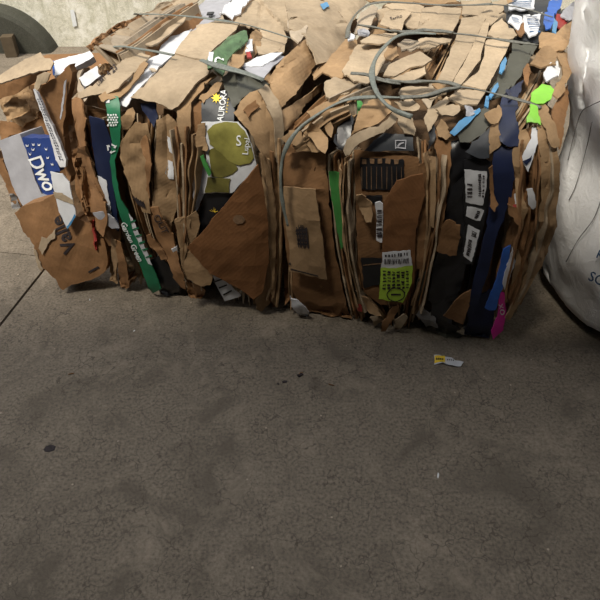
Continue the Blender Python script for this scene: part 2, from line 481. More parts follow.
def body(parent, name, mat, blk, off, amp, seed, res=5, sc=10):
    """closed mesh of a Block at an offset, with crumpled relief"""
    bm = bmesh.new(); bmesh.ops.create_icosphere(bm, subdivisions=res, radius=1)
    v = np.array([tuple(x.co) for x in bm.verts])
    box = v / np.abs(v).max(1, keepdims=True)
    w = (.55 * box + .45 * v) * blk.h
    w = (w @ blk.M) + blk.c
    for _ in range(25):
        n = blk.normal(w); s_ = blk.sdf(w); w = w - n * ((s_ - off) * .8)[:, None]
    n = blk.normal(w)
    w = w + n * (amp * crumple(w, seed, sc))[:, None]
    w[:, 2] = np.maximum(w[:, 2], .004)
    for x, c in zip(bm.verts, w): x.co = c
    me = bpy.data.meshes.new(name); bm.to_mesh(me); bm.free(); me.uv_layers.new(name='UVMap')
    return link(name, me, M[mat], parent)

# ================================================================== THE SETTING
def concrete(name, base, dark, light, scale=1.0, pits=True, rough=.85):
    m, nt, b = newmat(name); pos = geo_pos(nt)
    big = noise(nt, 2.2 * scale, 6, .68, pos, .8); mid = noise(nt, 14 * scale, 8, .75, pos); fine = noise(nt, 110 * scale, 3, .6, pos)
    c = mixrgb(nt, ramp(nt, big, [(.35, 0.), (.65, 1.)]), dark, light)
    c = mixrgb(nt, .55, c, ramp(nt, mid, [(.34, dark), (.5, base), (.64, light)]))
    c = mixrgb(nt, .7, c, ramp(nt, fine, [(.28, tuple(k * .35 for k in base)), (.5, base), (.75, tuple(k * 1.6 for k in base))]))
    if pits:
        vo = nt.nodes.new('ShaderNodeTexVoronoi'); vo.inputs['Scale'].default_value = 52; vo.inputs['Randomness'].default_value = 1
        nt.links.new(pos, vo.inputs['Vector'])
        c = mixrgb(nt, ramp(nt, vo.outputs['Distance'], [(.0, .7), (.10, .35), (.17, 0.)]), c, tuple(k * .3 for k in base))
        v2 = nt.nodes.new('ShaderNodeTexVoronoi'); v2.inputs['Scale'].default_value = 13; nt.links.new(pos, v2.inputs['Vector'])
        c = mixrgb(nt, ramp(nt, v2.outputs['Distance'], [(.0, .7), (.035, .5), (.05, 0.)]), c, tuple(min(1, k * 3.2) for k in base))
    if pits:
        st = noise(nt, 3.1, 3, .5, pos, 2.0)
        c = mixrgb(nt, ramp(nt, st, [(.5, 0.), (.68, .75)]), c, tuple(k * .62 for k in base))
        s2 = noise(nt, 4.3, 7, .8, pos, .5)
        c = mixrgb(nt, ramp(nt, s2, [(.52, 0.), (.70, .85)]), c, tuple(k * 1.65 for k in base))
        wv = nt.nodes.new('ShaderNodeTexVoronoi'); wv.feature = 'DISTANCE_TO_EDGE'; wv.inputs['Scale'].default_value = 16
        mp = nt.nodes.new('ShaderNodeVectorMath'); mp.operation = 'ADD'
        nz = nt.nodes.new('ShaderNodeTexNoise'); nz.inputs['Scale'].default_value = 30; nt.links.new(pos, nz.inputs['Vector'])
        sc_ = nt.nodes.new('ShaderNodeVectorMath'); sc_.operation = 'SCALE'; sc_.inputs['Scale'].default_value = .06
        nt.links.new(nz.outputs['Color'], sc_.inputs[0]); nt.links.new(pos, mp.inputs[0]); nt.links.new(sc_.outputs[0], mp.inputs[1]); nt.links.new(mp.outputs[0], wv.inputs['Vector'])
        mk_ = nt.nodes.new('ShaderNodeMath'); mk_.operation = 'MULTIPLY'
        nt.links.new(ramp(nt, wv.outputs['Distance'], [(.0, .9), (.03, 0.)]), mk_.inputs[0]); nt.links.new(ramp(nt, noise(nt, 6, 4, .6, pos), [(.42, 0.), (.55, 1.)]), mk_.inputs[1])
        c = mixrgb(nt, mk_.outputs[0], c, tuple(k * .4 for k in base))
    nt.links.new(c, b.inputs['Base Color']); b.inputs['Roughness'].default_value = rough; b.inputs['Specular IOR Level'].default_value = .25
    mm = nt.nodes.new('ShaderNodeMath'); mm.operation = 'ADD'; nt.links.new(mid, mm.inputs[0]); nt.links.new(fine, mm.inputs[1])
    bump(nt, b, mm.outputs[0], .35, .006)
    return m
M['floor'] = concrete('worn_concrete', (.19, .158, .122), (.12, .10, .077), (.25, .215, .172))
M['wall'] = concrete('stained_plaster', (.72, .69, .58), (.46, .45, .33), (.90, .88, .80), 2.6, False)
M['dark_slab'] = concrete('shade_dark_slab', (.060, .060, .047), (.04, .043, .03), (.11, .105, .09), 2.5, False)  # near-black tones carry the shade at the foot of the wall
M['shade_slab'] = plain('grey_shade_slab', (.16, .15, .14), .8, .2)  # dark grey of the unseen roof and walls that shade the foreground

# floor: slabs with real gaps between them
bm = bmesh.new()
J = np.array([-1.048, 1.925]); JD = np.array([.051, .316]); JD /= np.linalg.norm(JD)      # open joint running away
K = np.array([-1.27, 2.063]); KD = np.array([.98, -.17]); KD /= np.linalg.norm(KD)         # fine joint across
def side(bm_, co, no, gap):
    bmesh.ops.bisect_plane(bm_, geom=bm_.verts[:] + bm_.edges[:] + bm_.faces[:], plane_co=co, plane_no=no, dist=1e-5)
vs = [bm.verts.new(q) for q in ((-9, -6, 0), (9, -6, 0), (9, 9, 0), (-9, 9, 0))]; bm.faces.new(vs)
jn = np.array([JD[1], -JD[0]]); kn = np.array([-KD[1], KD[0]])
for nn_, co_, g in ((jn, J, .0055), (kn, K, .0022)):
    for sgn in (-1, 1):
        c_ = co_ + nn_ * g * sgn; side(bm, (c_[0], c_[1], 0), (nn_[0], nn_[1], 0), g)
kill = []
for f in bm.faces:
    c_ = np.array(f.calc_center_median()[:2])
    if abs((c_ - J) @ jn) < .005 or (abs((c_ - K) @ kn) < .002 and (c_ - J) @ jn < 0): kill.append(f)
bmesh.ops.delete(bm, geom=kill, context='FACES')
ex = bmesh.ops.extrude_face_region(bm, geom=bm.faces[:])
bmesh.ops.translate(bm, vec=(0, 0, -.10), verts=[g for g in ex['geom'] if isinstance(g, bmesh.types.BMVert)])
box_bm(bm, (0, 1.5, -.075), (9, 7.5, .04))
bmesh.ops.recalc_face_normals(bm, faces=bm.faces[:])
tag(link('floor', bm, M['floor'], smooth=False), kind='structure')
WX = nt_w = M['wall'].node_tree; bw = nt_w.nodes['Principled BSDF']      # drips and mottling on the old plaster
mpw = nt_w.nodes.new('ShaderNodeMapping'); mpw.inputs['Scale'].default_value = (9, 1, .9); nt_w.links.new(geo_pos(nt_w), mpw.inputs['Vector'])
prev = bw.inputs['Base Color'].links[0].from_socket
c_ = mixrgb(nt_w, ramp(nt_w, noise(nt_w, 1.6, 6, .7, mpw.outputs[0], .6), [(.5, 0.), (.68, .6)]), prev, (.40, .39, .26))
c_ = mixrgb(nt_w, ramp(nt_w, noise(nt_w, 26, 6, .75, geo_pos(nt_w), .8), [(.5, 0.), (.62, .55)]), c_, (.42, .40, .28))
c_ = mixrgb(nt_w, ramp(nt_w, noise(nt_w, 9, 5, .7, geo_pos(nt_w), .4), [(.52, 0.), (.7, .8)]), c_, (.95, .93, .86))
nt_w.links.new(c_, bw.inputs['Base Color'])
def slab(name, c, h, mat, yaw=0):
    bm = bmesh.new(); box_bm(bm, c, h, yaw)
    return tag(link(name, bm, M[mat], smooth=False), kind='structure')
slab('wall_back', (0, 4.85, 1.25), (9, .15, 1.25), 'wall')
slab('shade_wall_front', (0, -4.0, 1.3), (9, .1, 1.3), 'shade_slab')  # unseen wall behind the camera, added to keep the foreground dark
slab('shade_wall_right', (3.6, .4, 1.3), (.1, 4.3, 1.3), 'shade_slab')  # unseen side wall, added to keep the camera side dark
slab('shade_wall_left', (-3.2, -1.5, 1.3), (.1, 2.5, 1.3), 'shade_slab')  # unseen wall, added to darken the bale fronts and near floor
slab('shade_roof', (0, -1.70, 2.66), (9, 2.30, .06), 'shade_slab')  # unseen roof, its edge and height set to shade the bale fronts

# dark rounded slab by the wall, shade put in its colour; block in front
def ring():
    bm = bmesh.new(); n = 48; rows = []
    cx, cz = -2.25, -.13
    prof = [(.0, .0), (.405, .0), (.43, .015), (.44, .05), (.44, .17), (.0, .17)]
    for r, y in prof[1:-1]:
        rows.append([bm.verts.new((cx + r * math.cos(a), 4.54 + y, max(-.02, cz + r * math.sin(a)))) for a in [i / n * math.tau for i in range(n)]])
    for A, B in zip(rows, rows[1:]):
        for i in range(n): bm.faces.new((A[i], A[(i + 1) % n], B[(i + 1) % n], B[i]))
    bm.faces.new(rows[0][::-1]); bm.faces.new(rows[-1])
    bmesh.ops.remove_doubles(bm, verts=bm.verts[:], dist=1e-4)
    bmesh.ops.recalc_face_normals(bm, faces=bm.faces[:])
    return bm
tag(link('shade_dark_disc', ring(), M['dark_slab'], origin=(-2.22, 4.6, 0), smooth=False), 'dark rounded slab against the bright wall, shade put into its colour', 'dark slab')
bm = bmesh.new(); p0 = ground(15, 54)
box_bm(bm, (p0[0], p0[1] - .04, .072), (.04, .04, .07), .15)
bmesh.ops.bevel(bm, geom=bm.edges[:], offset=.006, segments=1)
tag(link('brick', bm, M['block'], origin=(p0[0], p0[1], 0), smooth=False), 'brown upright block standing in front of the dark rounded slab', 'block')

# ================================================================== BALES
BR = Block(.478, 2.38, -10, .417, .80, .385, .09, .012, seed=31, bulge=.02, sl=.115, sr=.13)
BL = Block(-.245, 2.535, -10.5, .31, .80, .39, .08, .012, seed=47, bulge=.015, sl=-.04, sr=.105)
RB = thing('cardboard_bale', (.470, 2.38, 0), 'pressed bale of flattened brown boxes bound with dark woven straps, beside the white sack', 'bale', 'bales of pressed cardboard')
LB = thing('cardboard_bale', (-.225, 2.535, 0), 'pressed bale of brown cartons with green strip and pear-printed box, left of the other bale', 'bale', 'bales of pressed cardboard')
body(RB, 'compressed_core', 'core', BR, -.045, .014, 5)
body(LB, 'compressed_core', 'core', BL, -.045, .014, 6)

def R(name, mat, pts, **kw): return sheet(RB, name, mat, BR, pts, **kw)
def L(name, mat, pts, **kw): return sheet(LB, name, mat, BL, pts, **kw)

# ---- packed layers seen edge-on (front faces)
fan(LB, BL, [(76, 100), (84, 160), (104, 225), (122, 285)], [(112, 110), (116, 160), (122, 215), (150, 290)], 6, deep=.1, d=-.03)
fan(LB, BL, [(118, 112), (124, 170), (138, 225), (165, 290)], [(165, 112), (160, 180), (168, 235), (190, 296)], 10, d=-.01)
fan(LB, BL, [(155, 108), (156, 170), (165, 235), (188, 290)], [(206, 104), (200, 170), (198, 230), (205, 295)], 16, d=.0)
fan(LB, BL, [(262, 130), (266, 190), (270, 250), (262, 306)], [(284, 140), (281, 190), (283, 250), (278, 312)], 8, d=.005)
fan(LB, BL, [(205, 270), (215, 280), (222, 300)], [(262, 270), (262, 290), (262, 308)], 8, d=-.03)
fan(RB, BR, [(283, 140), (281, 190), (283, 250), (284, 310)], [(294, 140), (294, 190), (293, 250), (296, 312)], 3, d=-.01)
fan(RB, BR, [(326, 150), (330, 200), (338, 260), (352, 322)], [(356, 150), (356, 200), (358, 260), (372, 326)], 9, d=.0)
fan(RB, BR, [(416, 135), (418, 190), (412, 250), (400, 325)], [(450, 140), (446, 190), (436, 250), (418, 330)], 9, d=.0)
fan(RB, BR, [(352, 290), (366, 305), (385, 326)], [(425, 270), (418, 300), (410, 328)], 8, d=.01)
fan(RB, BR, [(514, 120), (508, 190), (506, 250), (498, 330)], [(556, 110), (556, 180), (546, 240), (520, 310)], 8, d=-.015)
fan(RB, BR, [(440, 250), (436, 290), (430, 330)], [(500, 250), (494, 300), (490, 336)], 5, mats=('black', 'k3', 'char'), d=-.03)
# ---- layers seen edge-on on the tops
fan(LB, BL, [(92, 47), (110, 34), (140, 17), (165, 4)], [(118, 56), (140, 44), (168, 22), (200, 2)], 20, mats=('k1', 'k2', 'k5', 'k3'), d=.045, deep=.09, lean=.4, t=.005, dj=.015)
fan(LB, BL, [(240, 60), (252, 40), (262, 20)], [(275, 62), (285, 40), (292, 20)], 5, mats=('k1', 'k2'), d=-.02, deep=.08)
fan(RB, BR, [(408, 72), (420, 55), (430, 40)], [(440, 78), (452, 50), (460, 36)], 6, d=-.01, deep=.08, mats=('k2', 'k3', 'k1'))
fan(RB, BR, [(500, 130), (520, 100), (536, 72)], [(520, 135), (548, 90), (560, 60)], 7, mats=('k2', 'k1', 'k3'), d=.0, deep=.08)
fan(RB, BR, [(285, 130), (305, 110), (330, 90), (350, 75)], [(310, 140), (330, 120), (350, 105), (372, 92)], 6, mats=('k1', 'k2', 'k3'), d=-.015, deep=.08)

# ---- loosely pressed flaps filling the tops under the named ones
def scatter(par, sup, quad, k, mats, size=(16, 34), d=(-.03, -.008), names=('flap',), ang=(-.9, -.3)):
    q = np.array(quad, float)
    for _ in range(k):
        a, b = random.random(), random.random()
        c = (q[0] * (1 - a) + q[1] * a) * (1 - b) + (q[3] * (1 - a) + q[2] * a) * b
        w, h = random.uniform(*size), random.uniform(size[0] * .5, size[1] * .55); th = random.uniform(*ang)
        e = np.array([math.cos(th), math.sin(th)]); g = np.array([-e[1], e[0]])
        sk = random.uniform(-.3, .3)
        pts = [tuple(c + e * x * w / 2 + g * y * h / 2 + e * y * sk * h / 2) for x, y in ((-1, -1), (-.2, -1.1), (1, -1), (1.05, .3), (.9, 1), (-1, .95))]
        sheet(par, random.choice(names), random.choice(mats), sup, pts, d=random.uniform(*d), gu=random.uniform(-1, 1) * 6e-4, gv=random.uniform(-1, 1) * 5e-4, cr=.008, t=.004)
scatter(LB, BL, [(105, 88), (275, 95), (330, 5), (175, 2)], 22, ('k1', 'k2', 'k5'))
scatter(RB, BR, [(295, 120), (540, 115), (560, 2), (365, 2)], 30, ('k1', 'k2', 'k5'), ang=(-1.3, .1))

# ================================================================== LEFT BALE, front
L('flap', 'k3', [(74, 99), (83, 98), (92, 150), (106, 195), (118, 226), (106, 228), (96, 205), (84, 170), (76, 135)], d=.01)
L('carton_panel', 'k3', [(78, 150), (92, 146), (106, 195), (120, 228), (118, 250), (104, 246), (88, 215), (76, 180)], d=.018, cr=.01)
L('flap', 'k3', [(72, 99), (80, 98), (84, 130), (90, 160), (104, 196), (119, 228), (113, 234), (98, 212), (86, 185), (78, 150)], d=.042, cr=.005)
L('carton_panel', 'k3', [(71, 150), (84, 146), (96, 186), (108, 216), (104, 236), (92, 226), (79, 195)], d=.03, cr=.008)
nv = L('carton_panel', 'navy', [(89, 116), (104, 120), (112, 143), (113, 183), (119, 232), (112, 226), (106, 200), (98, 174), (92, 145)], d=.028, cr=.002)
prt(nv, 'label_patch', 'white', [(98, 175), (107, 181), (110, 205), (113, 224), (108, 221), (103, 200)])
gs = L('carton_panel', 'green', [(103, 93), (118, 96), (120, 108), (121, 125), (120, 145), (115, 160), (116, 178), (121, 200), (128, 211), (138, 232), (152, 266), (161, 288), (153, 294), (147, 284), (136, 256), (125, 232), (118, 208), (112, 182), (110, 162), (112, 142), (108, 118)], d=.036, cr=.003, label='green printed strip with white lettering')
prt(gs, 'printed_patch', 'white', [(129, 213), (133, 218), (139, 232), (148, 254), (152, 265), (148, 263), (140, 246), (134, 231)])
marks(gs, 'printed_stripes', 'green', [[(130 + i * 3.1, 221 + i * 7), (136 + i * 3.1, 219 + i * 7), (136.5 + i * 3.1, 220.5 + i * 7), (130.5 + i * 3.1, 222.8 + i * 7)] for i in range(6)], .0042)
txt(gs, 'lettering', 'Garden Green', 131.5, 241, 7.2, -66, 'wprint', shear=.3, bold=.1)
prt(gs, 'printed_patch', 'white', [(104, 94), (110, 95), (110, 103), (105, 103)])
marks(gs, 'printed_dots', 'wprint', [[(108 + i * 2.6 + (j % 2) * 1.3, 114 + j * 2.5), (109.6 + i * 2.6 + (j % 2) * 1.3, 114 + j * 2.5), (109.6 + i * 2.6 + (j % 2) * 1.3, 115.6 + j * 2.5), (108 + i * 2.6 + (j % 2) * 1.3, 115.6 + j * 2.5)] for i in range(4) for j in range(5)])
def recycle(host, cx, cy, r, mat, rot=0):
    out = []
    for k in range(3):
        a0 = math.radians(120 * k + rot)
        A = [(cx + r * math.cos(a0 + x) * m_, cy + r * math.sin(a0 + x) * m_) for x, m_ in ((.15, 1.15), (1.2, 1.15), (1.2, 1.45), (1.75, .95), (1.2, .5), (1.2, .8), (.15, .8))]
        out.append(A)
    marks(host, 'recycling_mark', mat, out)
recycle(gs, 112, 148, 4.2, 'wprint', 20)
L('flap', 'greyboard', [(92, 213), (102, 211), (114, 219), (120, 228), (112, 228), (100, 222)], d=.05, cr=.002)
L('plastic_wrap', 'red', [(90, 215), (94, 222), (97, 240), (101, 250), (96, 250), (91, 240)], d=.0, cr=.012)
L('flap', 'k2', [(111, 238), (116, 240), (118, 258), (117, 284), (109, 281), (110, 262)], d=.03, cr=.004)
L('flap', 'k3', [(116, 238), (121, 243), (126, 262), (129, 287), (121, 287), (118, 262)], d=.035, cr=.006)
L('flap', 'k2', [(121, 117), (127, 110), (132, 107), (134, 115), (132, 124), (127, 130), (122, 130)], d=.05, cr=.006)
tp = L('carton_panel', 'k2', [(122, 140), (126, 133), (135, 122), (147, 123), (150, 136), (149, 170), (151, 214), (143, 212), (137, 200), (128, 180), (122, 166), (120, 152)], d=.035, cr=.006, folds=[(118, 158, 155, 150, -.004, 1.2), (120, 146, 152, 140, -.003, 1.2), (125, 178, 155, 176, -.005, 1.0)])
marks(tp, 'handwritten_marks', 'ink', [[(134 + i * 2.2, 196 + i * 1.3), (135 + i * 2.2, 195 + i * 1.2), (139 + i * 1.8, 203 + i), (138 + i * 1.8, 204 + i)] for i in range(5)])
L('flap', 'k3', [(134, 123), (140, 122), (148, 140), (152, 165), (150, 200), (147, 186), (146, 160), (140, 145)], d=.045)
L('flap', 'navy', [(140, 103), (156, 104), (158, 116), (153, 128), (147, 116)], d=.015)
t2 = L('carton_panel', 'k2', [(157, 120), (168, 114), (178, 124), (180, 160), (177, 208), (170, 235), (160, 228), (153, 205), (154, 160)], d=.03, cr=.009, folds=[(166, 114, 170, 235, -.006, 1.3)])
prt(t2, 'paper_label', 'white', [(167, 161), (173, 162), (175, 178), (170, 178), (166, 173)])
prt(t2, 'paper_label', 'white', [(167, 136), (171, 138), (173, 154), (169, 152)])
t3 = L('carton_panel', 'k3', [(150, 208), (157, 208), (166, 222), (175, 245), (184, 275), (186, 290), (178, 284), (168, 262), (158, 240)], d=.045, cr=.008)
txt(t3, 'lettering', 'OUT', 161, 224, 10, -62, 'ink', sx=1.0)
L('flap', 'k3', [(146, 236), (151, 234), (164, 254), (167, 260), (161, 260), (150, 247)], d=.055)
L('paper_sheet', 'white', [(171, 249), (177, 246), (178, 256), (173, 252)], d=.055, cr=.004)
L('flap', 'black', [(148, 262), (160, 255), (180, 285), (178, 295), (160, 294)], d=.01)
L('flap', 'k2', [(176, 108), (184, 104), (192, 98), (190, 130), (187, 165), (184, 205), (179, 200), (179, 150)], d=.04, cr=.004)
L('flap', 'k3', [(186, 110), (200, 100), (206, 110), (198, 130), (196, 160), (190, 190), (186, 180), (188, 140)], d=.02, cr=.01)
L('flap', 'k2', [(193, 140), (198, 125), (205, 122), (208, 150), (206, 152), (196, 148)], d=.045, cr=.004)
L('paper_sheet', 'greyboard', [(192, 176), (203, 166), (208, 172), (206, 188), (200, 205), (196, 215), (193, 195)], d=.03, cr=.003)
L('flap', 'dgreen', [(200, 156), (203, 155), (211, 174), (209, 177), (203, 166)], d=.06, cr=.001)
au = L('carton_panel', 'char', [(201, 104), (208, 95), (217, 91), (231, 92), (235, 100), (234, 121), (218, 123), (202, 122)], d=.03, cr=.002)
txt(au, 'lettering', 'AURORA', 222.5, 105.5, 8.2, 82, 'wprint', sx=.95, bold=.12)
star = []
for k in range(8):
    a = k * math.tau / 8; star.append([(216.5 + 5.6 * math.cos(a), 98.5 + 5.6 * math.sin(a)), (216.5 + 2.6 * math.cos(a + .45), 98.5 + 2.6 * math.sin(a + .45)), (216.5 + 2.6 * math.cos(a - .45), 98.5 + 2.6 * math.sin(a - .45))])
star.append([(216.5 + 2.9 * math.cos(k * math.tau / 12), 98.5 + 2.9 * math.sin(k * math.tau / 12)) for k in range(12)])
marks(au, 'sun_emblem', 'yellow', star)
txt(au, 'lettering', '* * * * *', 228.3, 106, 4.5, 82, 'yellow')
pe = L('carton_panel', 'white', [(201, 122), (220, 121), (238, 122), (246, 130), (252, 145), (257, 166), (246, 178), (232, 193), (204, 193), (207, 176), (206, 150)], d=.038, cr=.002, label='white printed panel with a picture of green pears')
def blob(cx, cy, rx, ry, rot=0, n=22, k=.12):
    return [(cx + math.cos(a) * rx * (1 + k * math.cos(2 * a + 1)) * math.cos(rot) - math.sin(a) * ry * math.sin(rot), cy + math.cos(a) * rx * (1 + k * math.cos(2 * a + 1)) * math.sin(rot) + math.sin(a) * ry * math.cos(rot)) for a in [i / n * math.tau for i in range(n)]]
prt(pe, 'printed_pear', 'pear2', [(209, 150), (215, 147), (225, 156), (236, 164), (238, 168), (233, 174), (222, 177), (212, 176)], lift=.0022)
prt(pe, 'printed_pear', 'pear', [(207, 131), (213, 125), (224, 122), (237, 123), (245, 131), (250, 142), (254, 158), (250, 163), (240, 165), (229, 161), (219, 151), (210, 144)], lift=.0034)
prt(pe, 'printed_pear', 'pear2', [(208, 177), (231, 178), (229, 185), (229, 192), (205, 192)], lift=.003)
txt(pe, 'lettering', 'S', 239, 141, 15, 0, 'wprint', lift=.0055, bold=.1, sx=.8)
txt(pe, 'lettering', 'Lupal', 246.5, 146, 8, 82, 'wprint', lift=.0055)
bk = L('carton_panel', 'black', [(204, 193), (236, 192), (230, 205), (212, 225), (199, 235), (200, 212)], d=.03, cr=.002)
marks(bk, 'printed_leaves', 'yellow', [[(214 + math.cos(a) * 1, 212 + math.sin(a)), (214 + math.cos(a) * 5, 212 + math.sin(a) * 5), (214.4 + math.cos(a + .2) * 1, 212.4 + math.sin(a + .2))] for a in (3.6, 4.2, 4.7, 5.2, 5.8)])
tb = L('carton_panel', 'k2', [(175, 219), (186, 217), (196, 211), (200, 224), (194, 243), (189, 249), (204, 262), (213, 275), (211, 285), (196, 284), (186, 279), (181, 262), (178, 240)], d=.05, cr=.005, folds=[(176, 250, 195, 248, -.005, 1.2), (183, 220, 186, 278, -.003, 1.2)])
st = L('paper_sheet', 'white', [(212, 273), (218, 273), (231, 286), (241, 296), (225, 301), (217, 288)], d=.03, cr=.002)
marks(st, 'printed_stripes', 'black', [[(213 + i * 5, 281 + i * 6.3), (222 + i * 5, 278 + i * 5.6), (222.5 + i * 5, 279.3 + i * 5.6), (214 + i * 5, 282.4 + i * 6.3)] for i in range(3)])
bt = L('carton_panel', 'k4', [(187, 248), (199, 236), (222, 208), (258, 165), (263, 185), (268, 222), (269, 262), (262, 294), (254, 299), (232, 285), (210, 273)], d=.075, cr=.002, t=.006, folds=[(213, 272, 262, 232, .003, 2)], label='large flat reddish brown panel folded across the corner', sc=5)
marks(bt, 'round_stamp', 'faint', [blob(239, 219, 5.8, 4.6, 0, 20, 0)])
L('flap', 'k3', [(182, 284), (198, 283), (206, 290), (202, 299), (190, 296)], d=.0, cr=.012)
L('flap', 'k2', [(255, 300), (262, 290), (268, 265), (272, 275), (270, 305), (262, 313), (256, 310)], d=.04, cr=.012)

# ---- right shoulder of the left bale
L('carton_panel', 'k2', [(234, 113), (240, 102), (250, 92), (262, 88), (272, 96), (281, 112), (283, 132), (281, 165), (282, 215), (279, 270), (273, 300), (268, 280), (270, 230), (267, 190), (262, 166), (256, 145), (248, 130), (240, 121)], d=.05, cr=.004, folds=[(262, 90, 280, 200, -.006, 2), (238, 118, 268, 96, -.004, 1.5)])
L('flap', 'k1', [(258, 90), (266, 84), (272, 90), (282, 112), (284, 140), (280, 176), (277, 150), (272, 118)], d=.062, cr=.006)
L('flap', 'k3', [(243, 110), (256, 100), (260, 106), (248, 118)], d=.062, cr=.004)
L('flap', 'k2', [(262, 150), (268, 165), (275, 200), (276, 250), (272, 290), (268, 240), (268, 200)], d=.062, cr=.006)
L('carton_panel', 'k2', [(267, 80), (281, 60), (300, 43), (308, 35), (315, 52), (318, 62), (303, 84), (286, 102), (281, 108), (272, 95)], d=.055, cr=.006, folds=[(268, 82, 310, 46, -.005, 2)])
L('carton_panel', 'k1', [(285, 0), (312, -4), (328, 2), (344, 18), (352, 32), (346, 46), (330, 60), (318, 64), (310, 48), (306, 36), (298, 32), (289, 28), (287, 16)], d=.075, cr=.006, sc=6, folds=[(306, 20, 345, 30, .008, 6), (287, 18, 308, 20, -.007, 1.5)])
L('flap', 'k5', [(288, 19), (304, 19), (308, 26), (306, 35), (298, 44), (290, 34), (287, 27)], d=.082, cr=.004)
L('carton_panel', 'k1', [(318, -6), (352, -6), (368, 2), (358, 14), (350, 26), (338, 12), (326, 3)], d=.06, cr=.006)
L('flap', 'k2', [(281, 110), (300, 99), (322, 83), (326, 88), (306, 104), (292, 124), (284, 131), (281, 122)], d=.045, cr=.006)
L('tape_scrap', 'skyblue', [(320, 4), (327, 2), (329, 6), (323, 9)], d=.095, cr=.001, t=.002)

# ================================================================== LEFT BALE, top
L('flap', 'greyboard', [(160, 40), (180, 22), (195, 8), (208, -3), (236, -3), (226, 8), (216, 18), (205, 28), (190, 33), (176, 46)], d=.0, cr=.004)
L('plastic_wrap', 'char', [(207, 12), (214, 12), (213, 14), (206, 14)], d=.016, cr=.002)
L('paper_sheet', 'white', [(219, 15), (226, 5), (236, -4), (254, -4), (247, 3), (240, 14), (232, 19), (226, 16)], d=.045, cr=.012, sc=16)
L('flap', 'k1', [(234, 24), (248, 4), (262, -4), (286, -4), (288, 18), (289, 32), (276, 28), (262, 30), (246, 26)], d=.03, cr=.009, folds=[(262, -4, 258, 30, -.008, 1.5), (270, 10, 280, 24, .012, 2)])
L('flap', 'k1', [(262, 24), (280, 25), (288, 36), (284, 52), (270, 54), (258, 54), (256, 48)], d=.035, cr=.006)
L('flap', 'k2', [(244, 50), (250, 36), (256, 30), (263, 34), (261, 48), (252, 60), (246, 62)], d=.05, cr=.012)
L('paper_sheet', 'white', [(247, 42), (253, 40), (253, 50), (248, 55), (245, 50)], d=.065, cr=.01)
L('flap', 'red', [(246, 52), (250, 51), (251, 56), (247, 57)], d=.068, cr=.004)
ws = L('paper_sheet', 'white', [(117, 104), (124, 90), (132, 74), (147, 60), (159, 54), (162, 40), (176, 35), (192, 29), (184, 42), (175, 54), (160, 66), (146, 82), (133, 95), (126, 107)], d=.012, cr=.003, label='bright white sheet')
prt(ws, 'torn_patch', 'k5', [(149, 69), (155, 69), (157, 71), (152, 73)])
L('flap', 'k1', [(140, 42), (150, 38), (168, 26), (186, 16), (185, 20), (172, 32), (158, 43), (150, 45)], d=.04, cr=.003)
L('paper_sheet', 'white', [(141, 38), (150, 29), (156, 31), (147, 41)], d=.03, cr=.004)
L('flap', 'k3', [(88, 49), (96, 38), (115, 27), (140, 16), (144, 14), (142, 18), (122, 30), (108, 38), (98, 46), (92, 52)], d=.045, cr=.008)
L('flap', 'k1', [(143, 12), (165, 2), (182, -4), (200, -4), (188, 8), (170, 14), (156, 15)], d=.03, cr=.009)
L('plastic_wrap', 'dgreen', [(101, 46), (106, 38), (109, 40), (106, 47)], d=.03)
L('flap', 'k2', [(98, 66), (120, 56), (136, 49), (141, 53), (124, 66), (106, 77), (99, 74)], d=.012, cr=.005)
L('flap', 'k2', [(99, 96), (118, 88), (134, 74), (144, 62), (148, 64), (140, 76), (120, 97), (104, 102)], d=.015, cr=.004)
bt4 = L('carton_panel', 'k1', [(72, 99), (84, 90), (104, 76), (132, 53), (142, 52), (150, 55), (143, 64), (130, 76), (118, 88), (106, 94), (90, 95), (78, 100)], d=.035, cr=.004, t=.006)
txt(bt4, 'lettering', 'BT 4 23', 108, 74, 7, 42, 'ink', sx=1.0)
txt(bt4, 'lettering', 'LOT', 101, 82, 5, 42, 'ink')
T2a = L('carton_panel', 'k1', [(130, 97), (150, 78), (176, 53), (194, 56), (208, 60), (211, 70), (204, 77), (190, 91), (178, 106), (172, 110), (160, 104), (146, 101)], d=.055, cr=.004, t=.006, sc=7, folds=[(150, 100, 200, 60, -.002, 2)])
T2b = L('carton_panel', 'k1', [(175, 53), (182, 42), (190, 32), (202, 25), (216, 21), (240, 22), (236, 30), (222, 42), (210, 52), (208, 60), (192, 58)], d=.055, cr=.003, t=.005, sc=7)
L('flap', 'k2', [(176, 108), (190, 93), (208, 75), (213, 71), (216, 74), (204, 88), (188, 106), (180, 118)], d=.042, cr=.004)
gb = L('carton_panel', 'sagegreen', [(208, 70), (207, 60), (215, 52), (225, 40), (233, 33), (240, 30), (247, 32), (248, 38), (240, 46), (232, 52), (229, 61), (222, 73), (215, 71)], d=.075, cr=.012, sc=14, label='crushed green carton end')
prt(gb, 'printed_patch', 'white', [(209, 55), (214, 54), (212, 61), (208, 60)], lift=.003)
marks(gb, 'round_emblem', 'wprint', [[(219 + 5 * math.cos(a), 61 + 4 * math.sin(a)), (219 + 5 * math.cos(a + .5), 61 + 4 * math.sin(a + .5)), (219 + 3 * math.cos(a + .5), 61 + 2.2 * math.sin(a + .5)), (219 + 3 * math.cos(a), 61 + 2.2 * math.sin(a))] for a in np.arange(2.2, 6.4, .5)], .004)
L('flap', 'k2', [(229, 62), (236, 46), (243, 42), (248, 48), (244, 64), (236, 72), (230, 70)], d=.055, cr=.012)
L('carton_panel', 'olive', [(222, 78), (228, 72), (240, 66), (262, 78), (270, 84), (262, 90), (250, 93), (240, 102), (233, 108), (228, 94)], d=.045, cr=.004, folds=[(236, 68, 240, 104, .006, 1), (248, 68, 249, 98, -.006, 1)])
